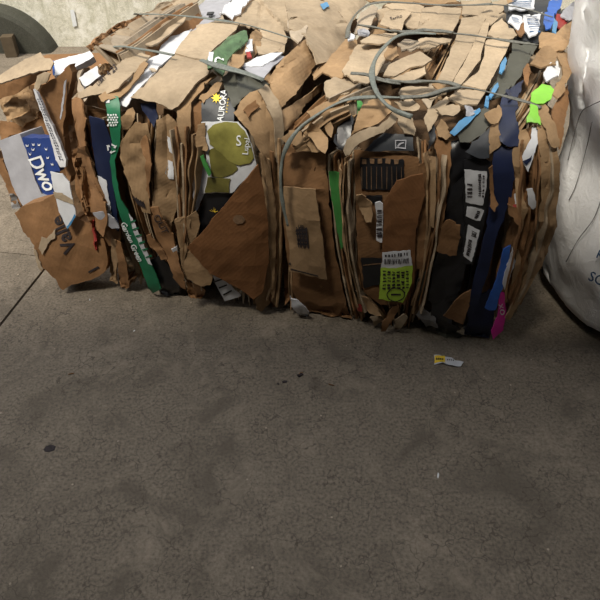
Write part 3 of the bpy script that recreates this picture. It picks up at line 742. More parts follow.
L('flap', 'greyboard', [(240, 66), (252, 60), (276, 54), (285, 56), (272, 68), (262, 80), (250, 72)], d=.06, cr=.003)
L('paper_sheet', 'white', [(239, 66), (256, 57), (270, 53), (283, 52), (276, 58), (263, 65)], d=.068, cr=.003)
L('flap', 'k2', [(198, 98), (206, 93), (214, 82), (222, 80), (218, 90), (208, 97), (203, 103)], d=.04, cr=.01)
fan(LB, BL, [(164, 118), (172, 165), (176, 215), (180, 275)], [(204, 106), (198, 160), (194, 205), (184, 270)], 6, mats=('k2', 'k1', 'k3'), d=.05, dj=.012, deep=.06, wav=2.4, ends=25)
fan(LB, BL, [(268, 160), (272, 210), (273, 260), (264, 310)], [(284, 130), (283, 190), (284, 250), (280, 312)], 5, mats=('k2', 'k3'), d=.055, dj=.01, deep=.06, wav=1.6)
# straps of the left bale
strap(LB, BL, [(104, 48), (122, 46.5), (140, 49), (158, 52), (174, 55)], .014, .005, .07, 'strap2')
strap(LB, BL, [(134, 14), (160, 14.5), (190, 16.5), (218, 20), (243, 24), (268, 31), (300, 41)], .010, .004, .072, 'strap2')
strap(LB, BL, [(201, 60), (212, 64), (226, 68), (245, 73), (264, 80)], .017, .005, .10, 'strap2')

# ================================================================== RIGHT BALE, front
r1 = R('carton_panel', 'k3', [(284, 148), (300, 152), (325, 154), (328, 180), (331, 210), (336, 260), (345, 300), (352, 319), (330, 317), (300, 312), (292, 290), (286, 250), (282, 200)], d=.012, cr=.004, folds=[(284, 168, 330, 170, -.006, 1), (283, 187, 330, 190, .004, 1)])
marks(r1, 'tape', 'k5', [[(292, 167), (325, 169), (325, 170), (292, 168)]])
fl = R('flap', 'k2', [(283, 187), (298, 188), (315, 190), (319, 215), (323, 245), (327, 280), (310, 276), (290, 271), (289, 245), (284, 215)], d=.045, cr=.002, t=.005, folds=[(284, 219, 320, 221, .003, .9), (285, 231, 322, 233, -.003, .9)], label='pale loose flap with a small stamp')
marks(fl, 'ink_stamp', 'ink', lines((296, 226), (308, 227), (298, 247), 5, .5) + lines((296, 227), (298, 247), (307, 227), 4, .45))
txt(fl, 'lettering', '5321', 301, 231, 7, -85, 'ink')
marks(fl, 'printed_line', 'ink', [[(289, 262), (291, 262), (291, 265), (289, 265)], [(291, 268), (318, 275), (318, 276), (291, 269)]])
R('carton_panel', 'dgreen', [(329, 172), (335, 171), (341, 174), (343, 205), (345, 245), (341, 250), (336, 225), (331, 195)], d=.022, cr=.002)
R('paper_sheet', 'white', [(290, 296), (297, 300), (309, 312), (307, 317), (297, 314), (291, 306)], d=.03, cr=.006)
pv = R('carton_panel', 'k3', [(354, 150), (376, 151), (408, 154), (418, 158), (424, 178), (424, 240), (414, 290), (396, 305), (380, 305), (364, 292), (358, 262), (356, 220)], d=.008, cr=.002)
prt(pv, 'printed_grille', 'black', [(360, 157), (404, 159), (404, 190), (361, 189)], .004)
prt(pv, 'printed_grille', 'black', [(361, 257), (384, 258), (384, 283), (364, 287)], .004)
prt(pv, 'printed_band', 'black', [(366, 195), (382, 195), (382, 203), (367, 203)], .004)
marks(pv, 'printed_squares', 'faint', [[(362 + i * 8, 158), (366.5 + i * 8, 158.2), (366.5 + i * 8, 163), (362 + i * 8, 163)] for i in range(5)] + [[(361.5 + i * 5, 166), (362 + i * 5, 166), (362 + i * 5, 188), (361.5 + i * 5, 188)] for i in range(9)] + [[(363, 264), (384, 262), (384, 263), (363, 265)]], .0062)
dk = R('flap', 'char', [(364, 151), (374, 141), (384, 133), (398, 134), (413, 135), (414, 151), (390, 151)], d=.03, cr=.002)
marks(dk, 'printed_emblem', 'greyboard', [[(395, 140), (406, 140), (406, 141), (395, 141)], [(395, 147), (405, 148), (405, 149), (395, 148)], [(395, 140), (396, 140), (396, 149), (395, 149)], [(405, 140), (406, 140), (405.6, 149), (404.6, 149)], [(397, 146), (400, 143), (401, 144), (398, 147)], [(400, 143), (404, 142), (404, 143), (401, 144)]])
wt = R('paper_label', 'white', [(375, 203), (379, 202), (383, 204), (383, 222), (382, 243), (376, 240), (377, 220)], d=.03, cr=.002)
marks(wt, 'printed_lines', 'ink', lines((377, 208), (377, 238), (382, 208), 8, .4))
ff = R('flap', 'k4', [(397, 181), (410, 176), (423, 174), (425, 195), (420, 212), (416, 230), (415, 262), (414, 282), (404, 304), (392, 302), (379, 299), (381, 268), (383, 230), (384, 202)], d=.055, cr=.002, t=.006, label='upright brown flap with shipping labels')
lw = prt(ff, 'barcode_label', 'white', [(383, 252), (397, 251), (411, 249.5), (412, 265), (397, 267), (381, 268)])
marks(ff, 'barcode', 'ink', lines((384, 259), (410, 257), (384, 264), 15, .5) + lines((385, 254), (409, 251.5), (385, 257), 8, .55), .0042)
ll = prt(ff, 'lime_label', 'limelab', [(381, 268), (397, 267), (412.5, 265), (412, 283), (403, 302), (392, 301), (379, 298)])
marks(ff, 'printed_lines', 'ink', [q for i in range(6) for q in lines((383 + i * 4.6, 270), (383 + i * 4.6, 289), (386 + i * 4.6, 270), 6, .5)], .0042)
marks(ff, 'round_stamp', 'ink', [[(396 + 9 * math.cos(a), 294 + 7 * math.sin(a)), (396 + 9 * math.cos(a + .3), 294 + 7 * math.sin(a + .3)), (396 + 8 * math.cos(a + .3), 294 + 6.2 * math.sin(a + .3)), (396 + 8 * math.cos(a), 294 + 6.2 * math.sin(a))] for a in np.arange(0, 6.28, .3)] + [[(391, 293), (401, 293), (401, 294.5), (391, 294.5)]], .0046)
R('flap', 'k2', [(356, 196), (362, 194), (372, 204), (373, 214), (371, 223), (366, 222), (358, 206)], d=.035, cr=.006)
R('flap', 'k2', [(362, 296), (368, 298), (378, 310), (382, 316), (370, 314), (364, 306)], d=.03, cr=.008)
R('flap', 'k1', [(370, 318), (378, 314), (382, 322), (374, 328)], d=.04, cr=.006)
R('flap', 'k1', [(395, 320), (404, 314), (408, 318), (402, 328), (394, 331)], d=.04, cr=.004)
R('flap', 'k3', [(382, 322), (392, 308), (400, 306), (394, 318), (386, 330), (381, 331)], d=.04, cr=.006)
R('plastic_wrap', 'red', [(357, 304), (362, 306), (362, 312), (358, 310)], d=.03)
R('plastic_wrap', 'grey', [(422, 308), (436, 318), (438, 328), (424, 326), (416, 316)], d=.03, cr=.01)
R('plastic_wrap', 'olive', [(418, 278), (426, 270), (426, 290), (422, 305), (416, 300)], d=.035, cr=.01)
# brown columns
R('carton_panel', 'k3', [(418, 165), (426, 160), (434, 176), (434, 210), (430, 245), (423, 268), (414, 270), (416, 240), (422, 205)], d=.03, cr=.008)
R('flap', 'k2', [(430, 156), (436, 157), (436, 195), (434, 228), (430, 226), (431, 190)], d=.045, cr=.003)
R('carton_panel', 'k3', [(434, 130), (442, 136), (451, 140), (451, 165), (446, 205), (440, 235), (430, 268), (419, 270), (428, 240), (436, 200), (438, 160)], d=.035, cr=.006)
# black wraps and labels
R('plastic_wrap', 'black', [(451, 141), (466, 140), (477, 150), (480, 180), (474, 225), (464, 275), (456, 300), (440, 305), (428, 300), (434, 265), (444, 225), (450, 180)], d=.012, cr=.012)
bx = R('carton_panel', 'black', [(464, 160), (476, 156), (491, 162), (490, 190), (484, 225), (473, 264), (462, 262), (464, 215)], d=.03, cr=.004)
for pts_ in ([(464, 169), (475, 170), (487, 171), (486, 188), (483, 205), (475, 204), (466, 202), (465, 186)], [(467, 206), (475, 207), (484, 210), (480, 221), (473, 219), (466, 216)], [(468, 225), (480, 230), (476, 246), (472, 261), (463, 256), (466, 240)]):
    prt(bx, 'barcode_label', 'white', pts_)
marks(bx, 'printed_lines', 'ink', lines((478, 173), (478, 196), (481, 173), 12, .5) + lines((482.5, 174), (482, 198), (484.5, 174), 7, .35) + lines((467, 183), (467, 199), (472, 183), 4, .3) + lines((477, 210), (474, 218), (480, 211), 5, .5) + lines((469, 238), (466, 254), (472.5, 240), 10, .5) + lines((472, 230), (471, 236), (477, 232), 4, .3), .0042)
R('flap', 'k3', [(446, 221), (454, 222), (461, 225), (459, 240), (457, 256), (446, 254), (435, 251), (440, 236)], d=.035, cr=.004)
R('flap', 'char', [(472, 142), (482, 134), (491, 126), (490, 145), (489, 158), (478, 158), (466, 152)], d=.055, cr=.004)
R('carton_panel', 'navy', [(494, 144), (505, 146), (514, 147), (514, 170), (512, 195), (503, 222), (495, 240), (484, 285), (470, 322), (467, 310), (473, 281), (482, 245), (488, 214), (491, 180)], d=.05, cr=.004)
R('flap', 'navy', [(500, 118), (502, 98), (507, 88), (517, 95), (515, 112), (519, 130), (518, 146), (508, 147), (500, 142), (497, 128)], d=.055, cr=.005)
R('flap', 'navy', [(474, 300), (490, 290), (494, 318), (489, 338), (464, 334), (468, 318)], d=.0, cr=.004)
R('flap', 'k3', [(456, 300), (463, 294), (471, 290), (469, 306), (463, 324), (453, 320), (443, 316), (450, 308)], d=.06, cr=.003)
R('flap', 'k3', [(489, 168), (493, 165), (494, 196), (498, 205), (495, 212), (490, 206)], d=.056, cr=.006)
R('plastic_wrap', 'black', [(432, 296), (452, 300), (452, 322), (460, 330), (440, 332), (430, 320)], d=.02, cr=.012)
R('plastic_wrap', 'olive', [(436, 330), (452, 326), (462, 336), (446, 340)], d=.02, cr=.008)
R('carton_panel', 'blue', [(503, 250), (511, 245), (509, 262), (506, 278), (500, 296), (496, 311), (490, 311), (485, 308), (493, 288), (499, 270)], d=.055, cr=.003)
pk = R('carton_panel', 'pink', [(500, 293), (505, 294), (506, 312), (503, 330), (493, 340), (491, 331), (497, 318)], d=.05, cr=.003)
txt(pk, 'lettering', 'XO', 501, 309, 7, -82, 'wprint')
R('paper_sheet', 'white', [(512, 246), (516, 262), (511, 276), (504, 290), (503, 280), (508, 262)], d=.065, cr=.004)
rt = R('flap', 'k4', [(509, 195), (518, 187), (524, 190), (526, 200), (521, 214), (513, 216), (508, 207)], d=.06, cr=.006)
prt(rt, 'printed_patch', 'red', [(513, 204), (518, 204), (517, 209), (514, 208)], lift=.003)
prt(rt, 'paper_label', 'white', [(514, 194), (519, 192), (519, 203), (515, 204)])
R('flap', 'k3', [(507, 205), (517, 208), (522, 218), (518, 226), (508, 214)], d=.066, cr=.006)
R('paper_sheet', 'white', [(527, 189), (533, 188), (537, 205), (533, 209), (528, 204)], d=.06, cr=.003)
wh = R('paper_sheet', 'white', [(532, 127), (539, 127), (538, 142), (533, 158), (528, 172), (524, 165), (520, 161), (526, 148), (531, 138)], d=.066, cr=.003)
marks(wh, 'printed_band', 'navy', [[(522, 161), (529, 158), (532, 155), (531, 160), (526, 165)]])
R('carton_panel', 'k2', [(519, 132), (526, 128), (530, 140), (525, 160), (521, 176), (524, 196), (528, 208), (522, 230), (517, 240), (519, 215), (516, 195), (513, 165), (512, 152)], d=.045, cr=.012)
R('carton_panel', 'k2', [(541, 118), (548, 122), (554, 138), (560, 165), (561, 192), (556, 225), (545, 258), (528, 290), (510, 320), (505, 318), (516, 298), (530, 268), (538, 236), (541, 200), (540, 165), (537, 140)], d=.055, cr=.008, folds=[(548, 120, 545, 250, -.008, 2)])
R('carton_panel', 'k3', [(536, 148), (542, 152), (544, 190), (540, 225), (531, 262), (520, 292), (512, 300), (514, 270), (524, 240), (532, 205)], d=.035, cr=.008)
R('flap', 'k2', [(516, 250), (528, 249), (528, 268), (522, 284), (512, 294), (512, 275)], d=.06, cr=.006)
R('flap', 'k2', [(538, 98), (546, 104), (556, 126), (560, 146), (554, 148), (548, 140), (544, 126), (538, 112)], d=.075, cr=.004)

# ================================================================== RIGHT BALE, top-front edge
R('flap', 'k1', [(343, 151), (347, 140), (358, 132), (372, 127), (388, 119), (393, 108), (397, 112), (396, 122), (384, 132), (366, 140), (356, 146), (349, 155), (345, 156)], d=.065, cr=.006, label='pale torn flap curling over the front edge')
R('flap', 'k2', [(362, 104), (376, 99), (390, 104), (392, 112), (378, 124), (360, 130), (350, 136), (356, 120)], d=.04, cr=.01)
R('flap', 'k1', [(396, 110), (408, 112), (416, 130), (414, 136), (404, 134), (398, 124)], d=.045, cr=.004)
R('flap', 'k1', [(394, 101), (410, 99), (420, 107), (414, 112), (402, 111)], d=.06, cr=.008)
R('flap', 'k2', [(310, 122), (318, 128), (328, 138), (325, 154), (316, 146), (308, 136)], d=.05, cr=.008, label=None)
R('flap', 'k2', [(303, 130), (311, 122), (318, 142), (322, 152), (312, 152), (305, 144)], d=.04, cr=.008)
R('flap', 'k2', [(281, 138), (290, 130), (302, 132), (304, 140), (296, 146), (285, 143)], d=.04, cr=.006)
R('flap', 'k3', [(281, 146), (292, 144), (296, 152), (288, 156), (281, 152)], d=.04, cr=.006)
R('flap', 'k2', [(306, 112), (320, 104), (340, 94), (358, 90), (362, 96), (345, 104), (326, 112), (312, 120)], d=.03, cr=.006)
R('plastic_wrap', 'black', [(330, 112), (346, 106), (354, 118), (350, 140), (342, 150), (334, 142), (338, 126)], d=.01, cr=.01)
R('plastic_wrap', 'grey', [(338, 128), (347, 126), (347, 140), (342, 150), (336, 148)], d=.03, cr=.012)
R('flap', 'dgreen', [(357, 100), (361, 100), (361, 110), (357, 114)], d=.04)
R('flap', 'k2', [(322, 115), (330, 112), (334, 128), (331, 138), (325, 128)], d=.045, cr=.008)
R('flap', 'k1', [(436, 108), (446, 105), (460, 104), (461, 110), (454, 116), (442, 115)], d=.06, cr=.005)
R('flap', 'k1', [(424, 118), (434, 104), (446, 96), (452, 99), (440, 112), (432, 126), (428, 132)], d=.05, cr=.005)
R('flap', 'k2', [(436, 128), (441, 118), (446, 122), (452, 136), (446, 140), (438, 136)], d=.045, cr=.006)
R('plastic_wrap', 'black', [(428, 130), (434, 120), (434, 142), (428, 152)], d=.03)
sb = R('carton_panel', 'olive', [(456, 134), (470, 122), (484, 108), (494, 112), (492, 124), (484, 134), (470, 142), (460, 142)], d=.045, cr=.004)
R('carton_panel', 'skyblue', [(450, 133), (458, 122), (465, 117), (480, 108), (481, 111), (470, 122), (455, 136)], d=.06, cr=.002)
R('plastic_wrap', 'greyboard', [(464, 106), (470, 104), (477, 108), (474, 114), (466, 116)], d=.06, cr=.012, sc=18)
R('flap', 'k2', [(484, 114), (498, 104), (502, 112), (498, 122), (490, 124)], d=.065, cr=.004)
R('flap', 'k2', [(490, 128), (498, 124), (503, 140), (498, 148), (490, 154), (489, 140)], d=.065, cr=.005)
R('flap', 'skyblue', [(484, 106), (486, 96), (489, 97), (488, 108)], d=.05, cr=.002)

# ================================================================== RIGHT BALE, top
R('carton_panel', 'k2', [(311, 73), (322, 64), (334, 54), (346, 40), (356, 40), (360, 52), (352, 66), (342, 78), (330, 76), (322, 73), (314, 80)], d=.035, cr=.005, folds=[(320, 78, 350, 42, -.006, 2)])
R('flap', 'k1', [(342, 70), (350, 56), (358, 44), (388, 44), (386, 58), (378, 74), (366, 84), (354, 80)], d=.045, cr=.004)
R('flap', 'k1', [(324, 84), (338, 74), (354, 72), (366, 80), (352, 90), (336, 97), (326, 96)], d=.03, cr=.008)
R('flap', 'k5', [(354, 35), (362, 12), (372, 4), (378, 8), (372, 22), (366, 34)], d=.03, cr=.004)
R('flap', 'k1', [(360, 40), (372, 34), (398, 32), (392, 42), (380, 44), (362, 43)], d=.055, cr=.003)
mk = R('carton_panel', 'k1', [(380, 24), (386, 10), (400, 8), (412, 12), (404, 22), (402, 30), (390, 28)], d=.04, cr=.003)
txt(mk, 'handwritten_marks', 'Sanko', 396, 18, 5, 12, 'ink')
R('carton_panel', 'k1', [(384, 6), (405, 3), (424, 6), (422, 16), (418, 28), (408, 27), (402, 14), (392, 10)], d=.03, cr=.004)
R('carton_panel', 'k1', [(422, 8), (440, 6), (462, 8), (458, 22), (452, 32), (436, 33), (418, 29)], d=.035, cr=.003, folds=[(420, 26, 448, 8, -.006, 1)])
R('carton_panel', 'k1', [(418, 40), (430, 38), (452, 38), (450, 42), (440, 44), (430, 49), (418, 48)], d=.045, cr=.006)
R('flap', 'k5', [(398, 44), (408, 40), (418, 41), (420, 48), (412, 52), (402, 50)], d=.04, cr=.006)
R('flap', 'k2', [(384, 55), (388, 48), (396, 47), (400, 54), (392, 60), (386, 60)], d=.05, cr=.006)
tf = R('carton_panel', 'k1', [(383, 76), (388, 66), (402, 58), (420, 51), (432, 59), (424, 64), (410, 68), (394, 77)], d=.058, cr=.003)
R('flap', 'k1', [(388, 80), (398, 76), (412, 70), (425, 66), (426, 74), (414, 80), (400, 82)], d=.045, cr=.003)
R('carton_panel', 'k1', [(399, 92), (402, 88), (420, 86), (440, 88), (446, 92), (436, 98), (416, 97), (404, 98)], d=.055, cr=.006)
R('carton_panel', 'k1', [(437, 81), (446, 62), (454, 42), (462, 18), (480, 16), (486, 18), (478, 34), (466, 58), (452, 82), (446, 84)], d=.05, cr=.002, t=.005, sc=5)
R('carton_panel', 'k1', [(452, 83), (468, 56), (478, 34), (484, 22), (490, 22), (484, 44), (480, 60), (466, 78), (462, 84)], d=.053, cr=.002, t=.005, sc=5)
R('carton_panel', 'k1', [(463, 84), (478, 72), (484, 56), (486, 40), (498, 38), (511, 41), (506, 52), (494, 74), (486, 90), (474, 87)], d=.05, cr=.002, t=.005, sc=5)
R('carton_panel', 'k1', [(448, 98), (460, 90), (474, 88), (486, 91), (478, 104), (464, 104)], d=.045, cr=.003)
R('flap', 'k1', [(478, 16), (488, 4), (506, -3), (508, 4), (498, 18), (486, 28)], d=.04, cr=.006)
R('flap', 'k1', [(486, 34), (492, 26), (502, 18), (510, 26), (517, 36), (508, 40), (494, 38)], d=.06, cr=.006)
R('flap', 'k1', [(460, 0), (486, -2), (492, 2), (480, 16), (462, 14)], d=.03, cr=.004)
R('carton_panel', 'k2', [(360, -2), (400, -6), (456, -6), (458, 2), (430, 4), (400, 3), (372, 2)], d=.02, cr=.004)
# dark and coloured stuff on the right of the top
R('plastic_wrap', 'olive', [(512, 44), (526, 43), (538, 46), (530, 60), (522, 74), (514, 86), (504, 88), (506, 68)], d=.05, cr=.008)
R('plastic_wrap', 'olive', [(490, 90), (498, 74), (506, 70), (516, 76), (510, 88), (500, 96), (492, 98)], d=.04, cr=.006)
R('plastic_bottle', 'skyblue', [(499, 71), (501, 62), (505, 57), (507, 60), (505, 69), (502, 73)], d=.06, cr=.001, bend=.012)
R('plastic_bottle', 'skyblue', [(489, 96), (494, 86), (498, 82), (499, 86), (494, 94), (491, 99)], d=.055, cr=.001, bend=.006)
R('plastic_wrap', 'char', [(504, 6), (520, -4), (545, -4), (560, 6), (566, 26), (548, 40), (528, 42), (510, 38)], d=.035, cr=.01)
R('plastic_wrap', 'olive', [(546, 30), (562, 10), (576, 2), (574, 30), (570, 44), (556, 46)], d=.03, cr=.01)
p1 = R('paper_sheet', 'white', [(508, 22), (513, 14), (522, 16), (521, 24), (518, 30), (513, 26)], d=.06, cr=.006)
p2 = R('paper_sheet', 'white', [(524, 14), (542, 13), (540, 22), (536, 34), (530, 36), (524, 30)], d=.065, cr=.006)
p3 = R('paper_sheet', 'white', [(508, 10), (508, 5), (520, -2), (534, 0), (534, 9), (520, 11)], d=.05, cr=.006)
R('flap', 'k3', [(518, 22), (523, 18), (525, 32), (521, 36), (516, 30)], d=.055)
marks(p2, 'printed_lines', 'inkblue', lines((526, 16), (530, 33), (537, 16), 8, .3))
marks(p3, 'printed_lines', 'inkblue', lines((512, 0), (512, 9), (531, 0), 7, .25))
marks(p1, 'printed_lines', 'inkblue', lines((511, 17), (513, 24), (518, 18), 5, .3))
R('plastic_wrap', 'blue', [(547, 8), (552, 0), (562, -2), (560, 8), (556, 14), (548, 12)], d=.06, cr=.004)
R('plastic_wrap', 'blue', [(544, 22), (545, 12), (554, 13), (554, 22), (551, 28), (545, 28)], d=.065, cr=.003)
R('plastic_wrap', 'skyblue', [(552, 30), (554, 18), (558, 22), (556, 34)], d=.07, cr=.002)
R('plastic_wrap', 'red', [(556, 14), (568, 18), (566, 26), (560, 30), (557, 24)], d=.05, cr=.008)
R('plastic_wrap', 'greyboard', [(560, 16), (570, 4), (580, -3), (584, 0), (578, 14), (570, 20)], d=.06, cr=.008)
R('carton_panel', 'k2', [(539, 36), (542, 32), (556, 33), (566, 24), (571, 22), (572, 36), (566, 48), (556, 50), (548, 50), (540, 46)], d=.07, cr=.01)
R('carton_panel', 'k2', [(530, 63), (536, 54), (544, 46), (554, 50), (558, 54), (556, 64), (546, 65), (536, 64)], d=.072, cr=.006)
R('carton_panel', 'k2', [(555, 52), (562, 49), (570, 56), (571, 74), (566, 90), (558, 98), (552, 92), (560, 80), (562, 66)], d=.065, cr=.006)
R('plastic_wrap', 'white', [(543, 74), (548, 68), (558, 62), (560, 72), (554, 80), (548, 80)], d=.06, cr=.012, sc=16)
R('flap', 'k3', [(523, 70), (529, 66), (532, 74), (528, 84), (524, 80)], d=.05, cr=.01)
R('flap', 'navy', [(506, 92), (513, 86), (524, 80), (522, 90), (518, 98), (508, 102)], d=.05, cr=.005)
R('carton_panel', 'k3', [(560, 92), (568, 84), (567, 110), (563, 140), (560, 150), (556, 130), (552, 110)], d=.03, cr=.004)
R('carton_panel', 'lime', [(531, 93), (542, 84), (550, 86), (554, 90), (551, 98), (544, 104), (536, 104), (531, 101)], d=.088, cr=.002, label='bright lime green flap')
R('flap', 'lime', [(530, 102), (537, 100), (538, 108), (541, 118), (541, 125), (534, 122), (527, 122), (529, 112)], d=.09, cr=.006)
# more edges standing proud between the flaps
fan(RB, BR, [(336, 168), (340, 210), (346, 260), (360, 318)], [(352, 150), (350, 205), (354, 262), (368, 312)], 3, mats=('k2', 'k1', 'k5'), d=.04, dj=.01, deep=.06, wav=2.2)
fan(RB, BR, [(420, 150), (426, 200), (422, 250), (408, 320)], [(450, 146), (446, 200), (436, 250), (420, 326)], 4, mats=('k2', 'k1', 'k3'), d=.045, dj=.01, deep=.06, wav=2.2)
fan(RB, BR, [(516, 130), (512, 190), (512, 240), (502, 310)], [(556, 120), (558, 180), (546, 240), (516, 316)], 4, mats=('k2', 'k1', 'k3'), d=.065, dj=.012, deep=.07, wav=2.6)
fan(RB, BR, [(300, 125), (325, 108), (350, 98)], [(302, 148), (330, 128), (352, 116)], 4, mats=('k1', 'k2'), d=.04, deep=.06, wav=2)
fan(RB, BR, [(322, 96), (340, 88), (352, 80)], [(345, 104), (365, 94), (384, 88)], 4, mats=('k1', 'k5'), d=.04, deep=.06, wav=1.5)
# straps
strap(RB, BR, [(288, 226), (284, 210), (281, 190), (281, 168), (286, 148), (298, 130), (314, 117), (332, 106), (350, 99), (374, 97), (400, 97.5), (424, 97), (444, 92), (460, 87)], .011, .004, .085, 'strap2')
strap(RB, BR, [(400, 97.5), (424, 96), (444, 90), (460, 87)], .02, .006, .088, 'strap', 3)
strap(RB, BR, [(351, 73), (366, 75), (382, 80), (400, 84)], .016, .004, .078, 'strap', 4)
strap(RB, BR, [(385, 80), (405, 82), (425, 81), (445, 82), (460, 86)], .019, .006, .08, 'strap', 3)
strap(RB, BR, [(456, 86), (475, 89), (496, 94), (516, 99), (533, 104), (541, 108)], .009, .004, .085, 'strap')
strap(RB, BR, [(436, 34), (415, 33), (398, 36), (386, 45), (376, 58), (372, 72), (374, 86), (382, 100), (394, 110), (412, 117)], .015, .006, .10, 'strap2')
strap(RB, BR, [(358, 25), (372, 27), (386, 30), (400, 33)], .014, .004, .075, 'strap', 4)
strap(RB, BR, [(392, 31), (408, 32), (424, 30), (440, 31), (452, 33)], .022, .008, .085, 'strap', 3)
strap(RB, BR, [(448, 33), (470, 35), (490, 38), (510, 41), (538, 45)], .012, .005, .08, 'strap')
strap(RB, BR, [(347, 38), (349, 26), (356, 14), (368, 5), (384, 2), (410, 3), (440, 5), (470, 5), (492, 4)], .016, .005, .07, 'strap')
strap(RB, BR, [(490, 4), (510, 6), (530, 10), (552, 17)], .011, .004, .085, 'strap')
R('plastic_wrap', 'white', [(347, 37), (351, 33), (355, 35), (354, 39), (348, 41)], d=.06, cr=.004)
R('plastic_wrap', 'greyboard', [(357, 28), (364, 27), (370, 33), (366, 37), (358, 35)], d=.05, cr=.012, sc=20)

# ================================================================== LOOSE CARTONS ON THE LEFT
def pl(u, v, z, n):
    """flat support through the pixel (u,v) at height z"""
    return Plane(ground(u, v, z), n)
def loose(name, loc, label, cat, group=None): return thing(name, loc, label, cat, group)
FL = (-.05, -1, .28)
g0 = ground(62, 290)
A = pl(62, 289, .005, FL)
A.p = A.p + np.array([0, -.04, 0])
c1 = loose('cardboard_carton', (g0[0], g0[1] + .1, 0), 'crushed brown carton with big dark lettering, tilted on the floor left of the left bale', 'carton')
va = sheet(c1, 'body', 'k3', A, [(14, 213), (34, 203), (55, 194), (57, 202), (66, 228), (75, 216), (90, 225), (104, 240), (108, 262), (106, 271), (84, 282), (62, 290), (55, 279), (46, 270), (38, 262), (34, 246), (24, 232)], cr=.004, t=.10, sc=6, wob=1.2)
txt(va, 'lettering', 'Valle', 64, 234, 19.5, 115, 'ink', bold=.4)
marks(va, 'printed_line', 'ink', [[(88, 271), (98, 266), (99, 268), (89, 273)]])
prt(va, 'torn_paper', 'k1', [(39, 247), (43, 236), (47, 238), (56, 229), (55, 238), (50, 241), (44, 254)], lift=.008, t=.003)
prt(va, 'torn_paper', 'k1', [(34, 249), (37, 250), (39, 258), (43, 268), (42, 272), (38, 265)], lift=.004, t=.003)
B = pl(62, 289, .005, FL); B.p = B.p + np.array([0, .28, 0])
c2 = loose('white_carton', (-1.0, 2.0, 0), 'white carton with a blue printed side, standing behind the carton with big dark lettering', 'carton')
wb = sheet(c2, 'body', 'palegrey', B, [(-1, 141), (10, 137), (20, 134), (26, 150), (36, 182), (42, 194), (58, 200), (64, 246), (42, 247), (37, 216), (24, 208), (14, 190), (4, 160)], cr=.003, t=.20)
bb = sheet(c2, 'printed_side', 'blue2', B, [(22, 138), (36, 138), (50, 138), (56, 156), (60, 171), (51, 172), (54, 194), (44, 197), (36, 180), (28, 158)], cr=.002, t=.08, d=.006)
txt(bb, 'lettering', 'Dwo', 41.5, 172, 19, -62, 'wprint', bold=.35, shear=.25)
marks(bb, 'printed_marks', 'wprint', [[(x, y), (x + 1.3, y + 2), (x + 2.6, y), (x + 2.4, y + 2.6), (x + .4, y + 2.6)] for x, y in ((26, 144), (32, 143), (38, 143), (32, 148), (45, 147), (47, 156), (29, 152), (51, 163))])
sheet(c2, 'carton_edge', 'k3', B, [(-3, 152), (3, 160), (14, 185), (22, 205), (20, 208), (10, 196), (-3, 170)], cr=.006, t=.05, d=.004)
wf = sheet(c2, 'flap', 'white', B, [(50, 172), (62, 174), (69, 182), (73, 202), (76, 215), (67, 228), (59, 212), (54, 190)], cr=.002, t=.006, d=.35, label='white flap with a tape band and blue edge')
prt(wf, 'tape', 'k1', [(53, 192), (62, 193), (73, 200), (74, 204), (66, 202), (56, 198)])
prt(wf, 'printed_band', 'skyblue', [(67, 227), (75, 214), (76, 216), (68, 229)])
C_ = pl(62, 289, .005, FL); C_.p = C_.p + np.array([0, .15, 0])
c3 = loose('open_carton', (-.85, 2.0, 0), 'open brown carton with a blue and white patterned edge, against the left bale', 'carton')
sheet(c3, 'body', 'k3', C_, [(36, 92), (44, 84), (56, 78), (70, 64), (72, 72), (67, 98), (63, 122), (66, 150), (71, 176), (68, 184), (60, 160), (52, 130), (42, 106)], cr=.005, t=.05, d=-.02)
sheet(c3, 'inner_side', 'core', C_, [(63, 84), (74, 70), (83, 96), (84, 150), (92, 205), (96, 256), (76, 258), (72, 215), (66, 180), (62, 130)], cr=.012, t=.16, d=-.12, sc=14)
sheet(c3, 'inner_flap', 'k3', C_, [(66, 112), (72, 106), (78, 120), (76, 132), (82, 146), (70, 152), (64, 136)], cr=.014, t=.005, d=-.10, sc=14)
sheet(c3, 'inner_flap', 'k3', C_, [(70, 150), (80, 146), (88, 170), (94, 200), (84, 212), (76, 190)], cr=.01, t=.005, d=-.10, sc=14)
sheet(c3, 'torn_edge', 'greyboard', C_, [(64, 82), (66, 80), (64, 104), (61, 120), (60, 118), (62, 100)], cr=.002, t=.004, d=.0)
pe_ = sheet(c3, 'patterned_edge', 'white', C_, [(33, 89), (36, 92), (43, 108), (53, 127), (62, 150), (66, 160), (65, 167), (60, 167), (56, 160), (48, 132), (40, 110)], cr=.002, t=.02, d=.03)
marks(pe_, 'printed_dots', 'navy', [[(36.5 + k * .95 + j, 96 + k * 2.6), (37.5 + k * .95 + j, 96 + k * 2.6), (37.8 + k * .95 + j, 97.2 + k * 2.6), (36.8 + k * .95 + j, 97.2 + k * 2.6)] for k in range(1, 25) for j in (0, 2) if k < 25])
sheet(c3, 'rim', 'k1', C_, [(34, 88), (37, 76), (44, 72), (50, 74), (48, 80), (40, 85), (36, 91)], cr=.004, t=.01, d=.02)
D = pl(20, 100, .45, (-.1, -1, .5))
c4 = loose('kraft_paper', tuple(ground(20, 100, .45)), 'crumpled brown kraft paper stuffed on top of the white carton', 'paper')
SEED[0] = 900
sheet(c4, 'paper_fold', 'k2', D, [(0, 97), (16, 92), (30, 83), (34, 92), (40, 108), (36, 118), (22, 128), (12, 122), (3, 112)], cr=.022, t=.01, sc=12)
sheet(c4, 'paper_fold', 'k2', D, [(3, 104), (12, 98), (26, 100), (30, 108), (22, 116), (8, 122), (5, 114)], cr=.02, t=.004, sc=15, d=.04)
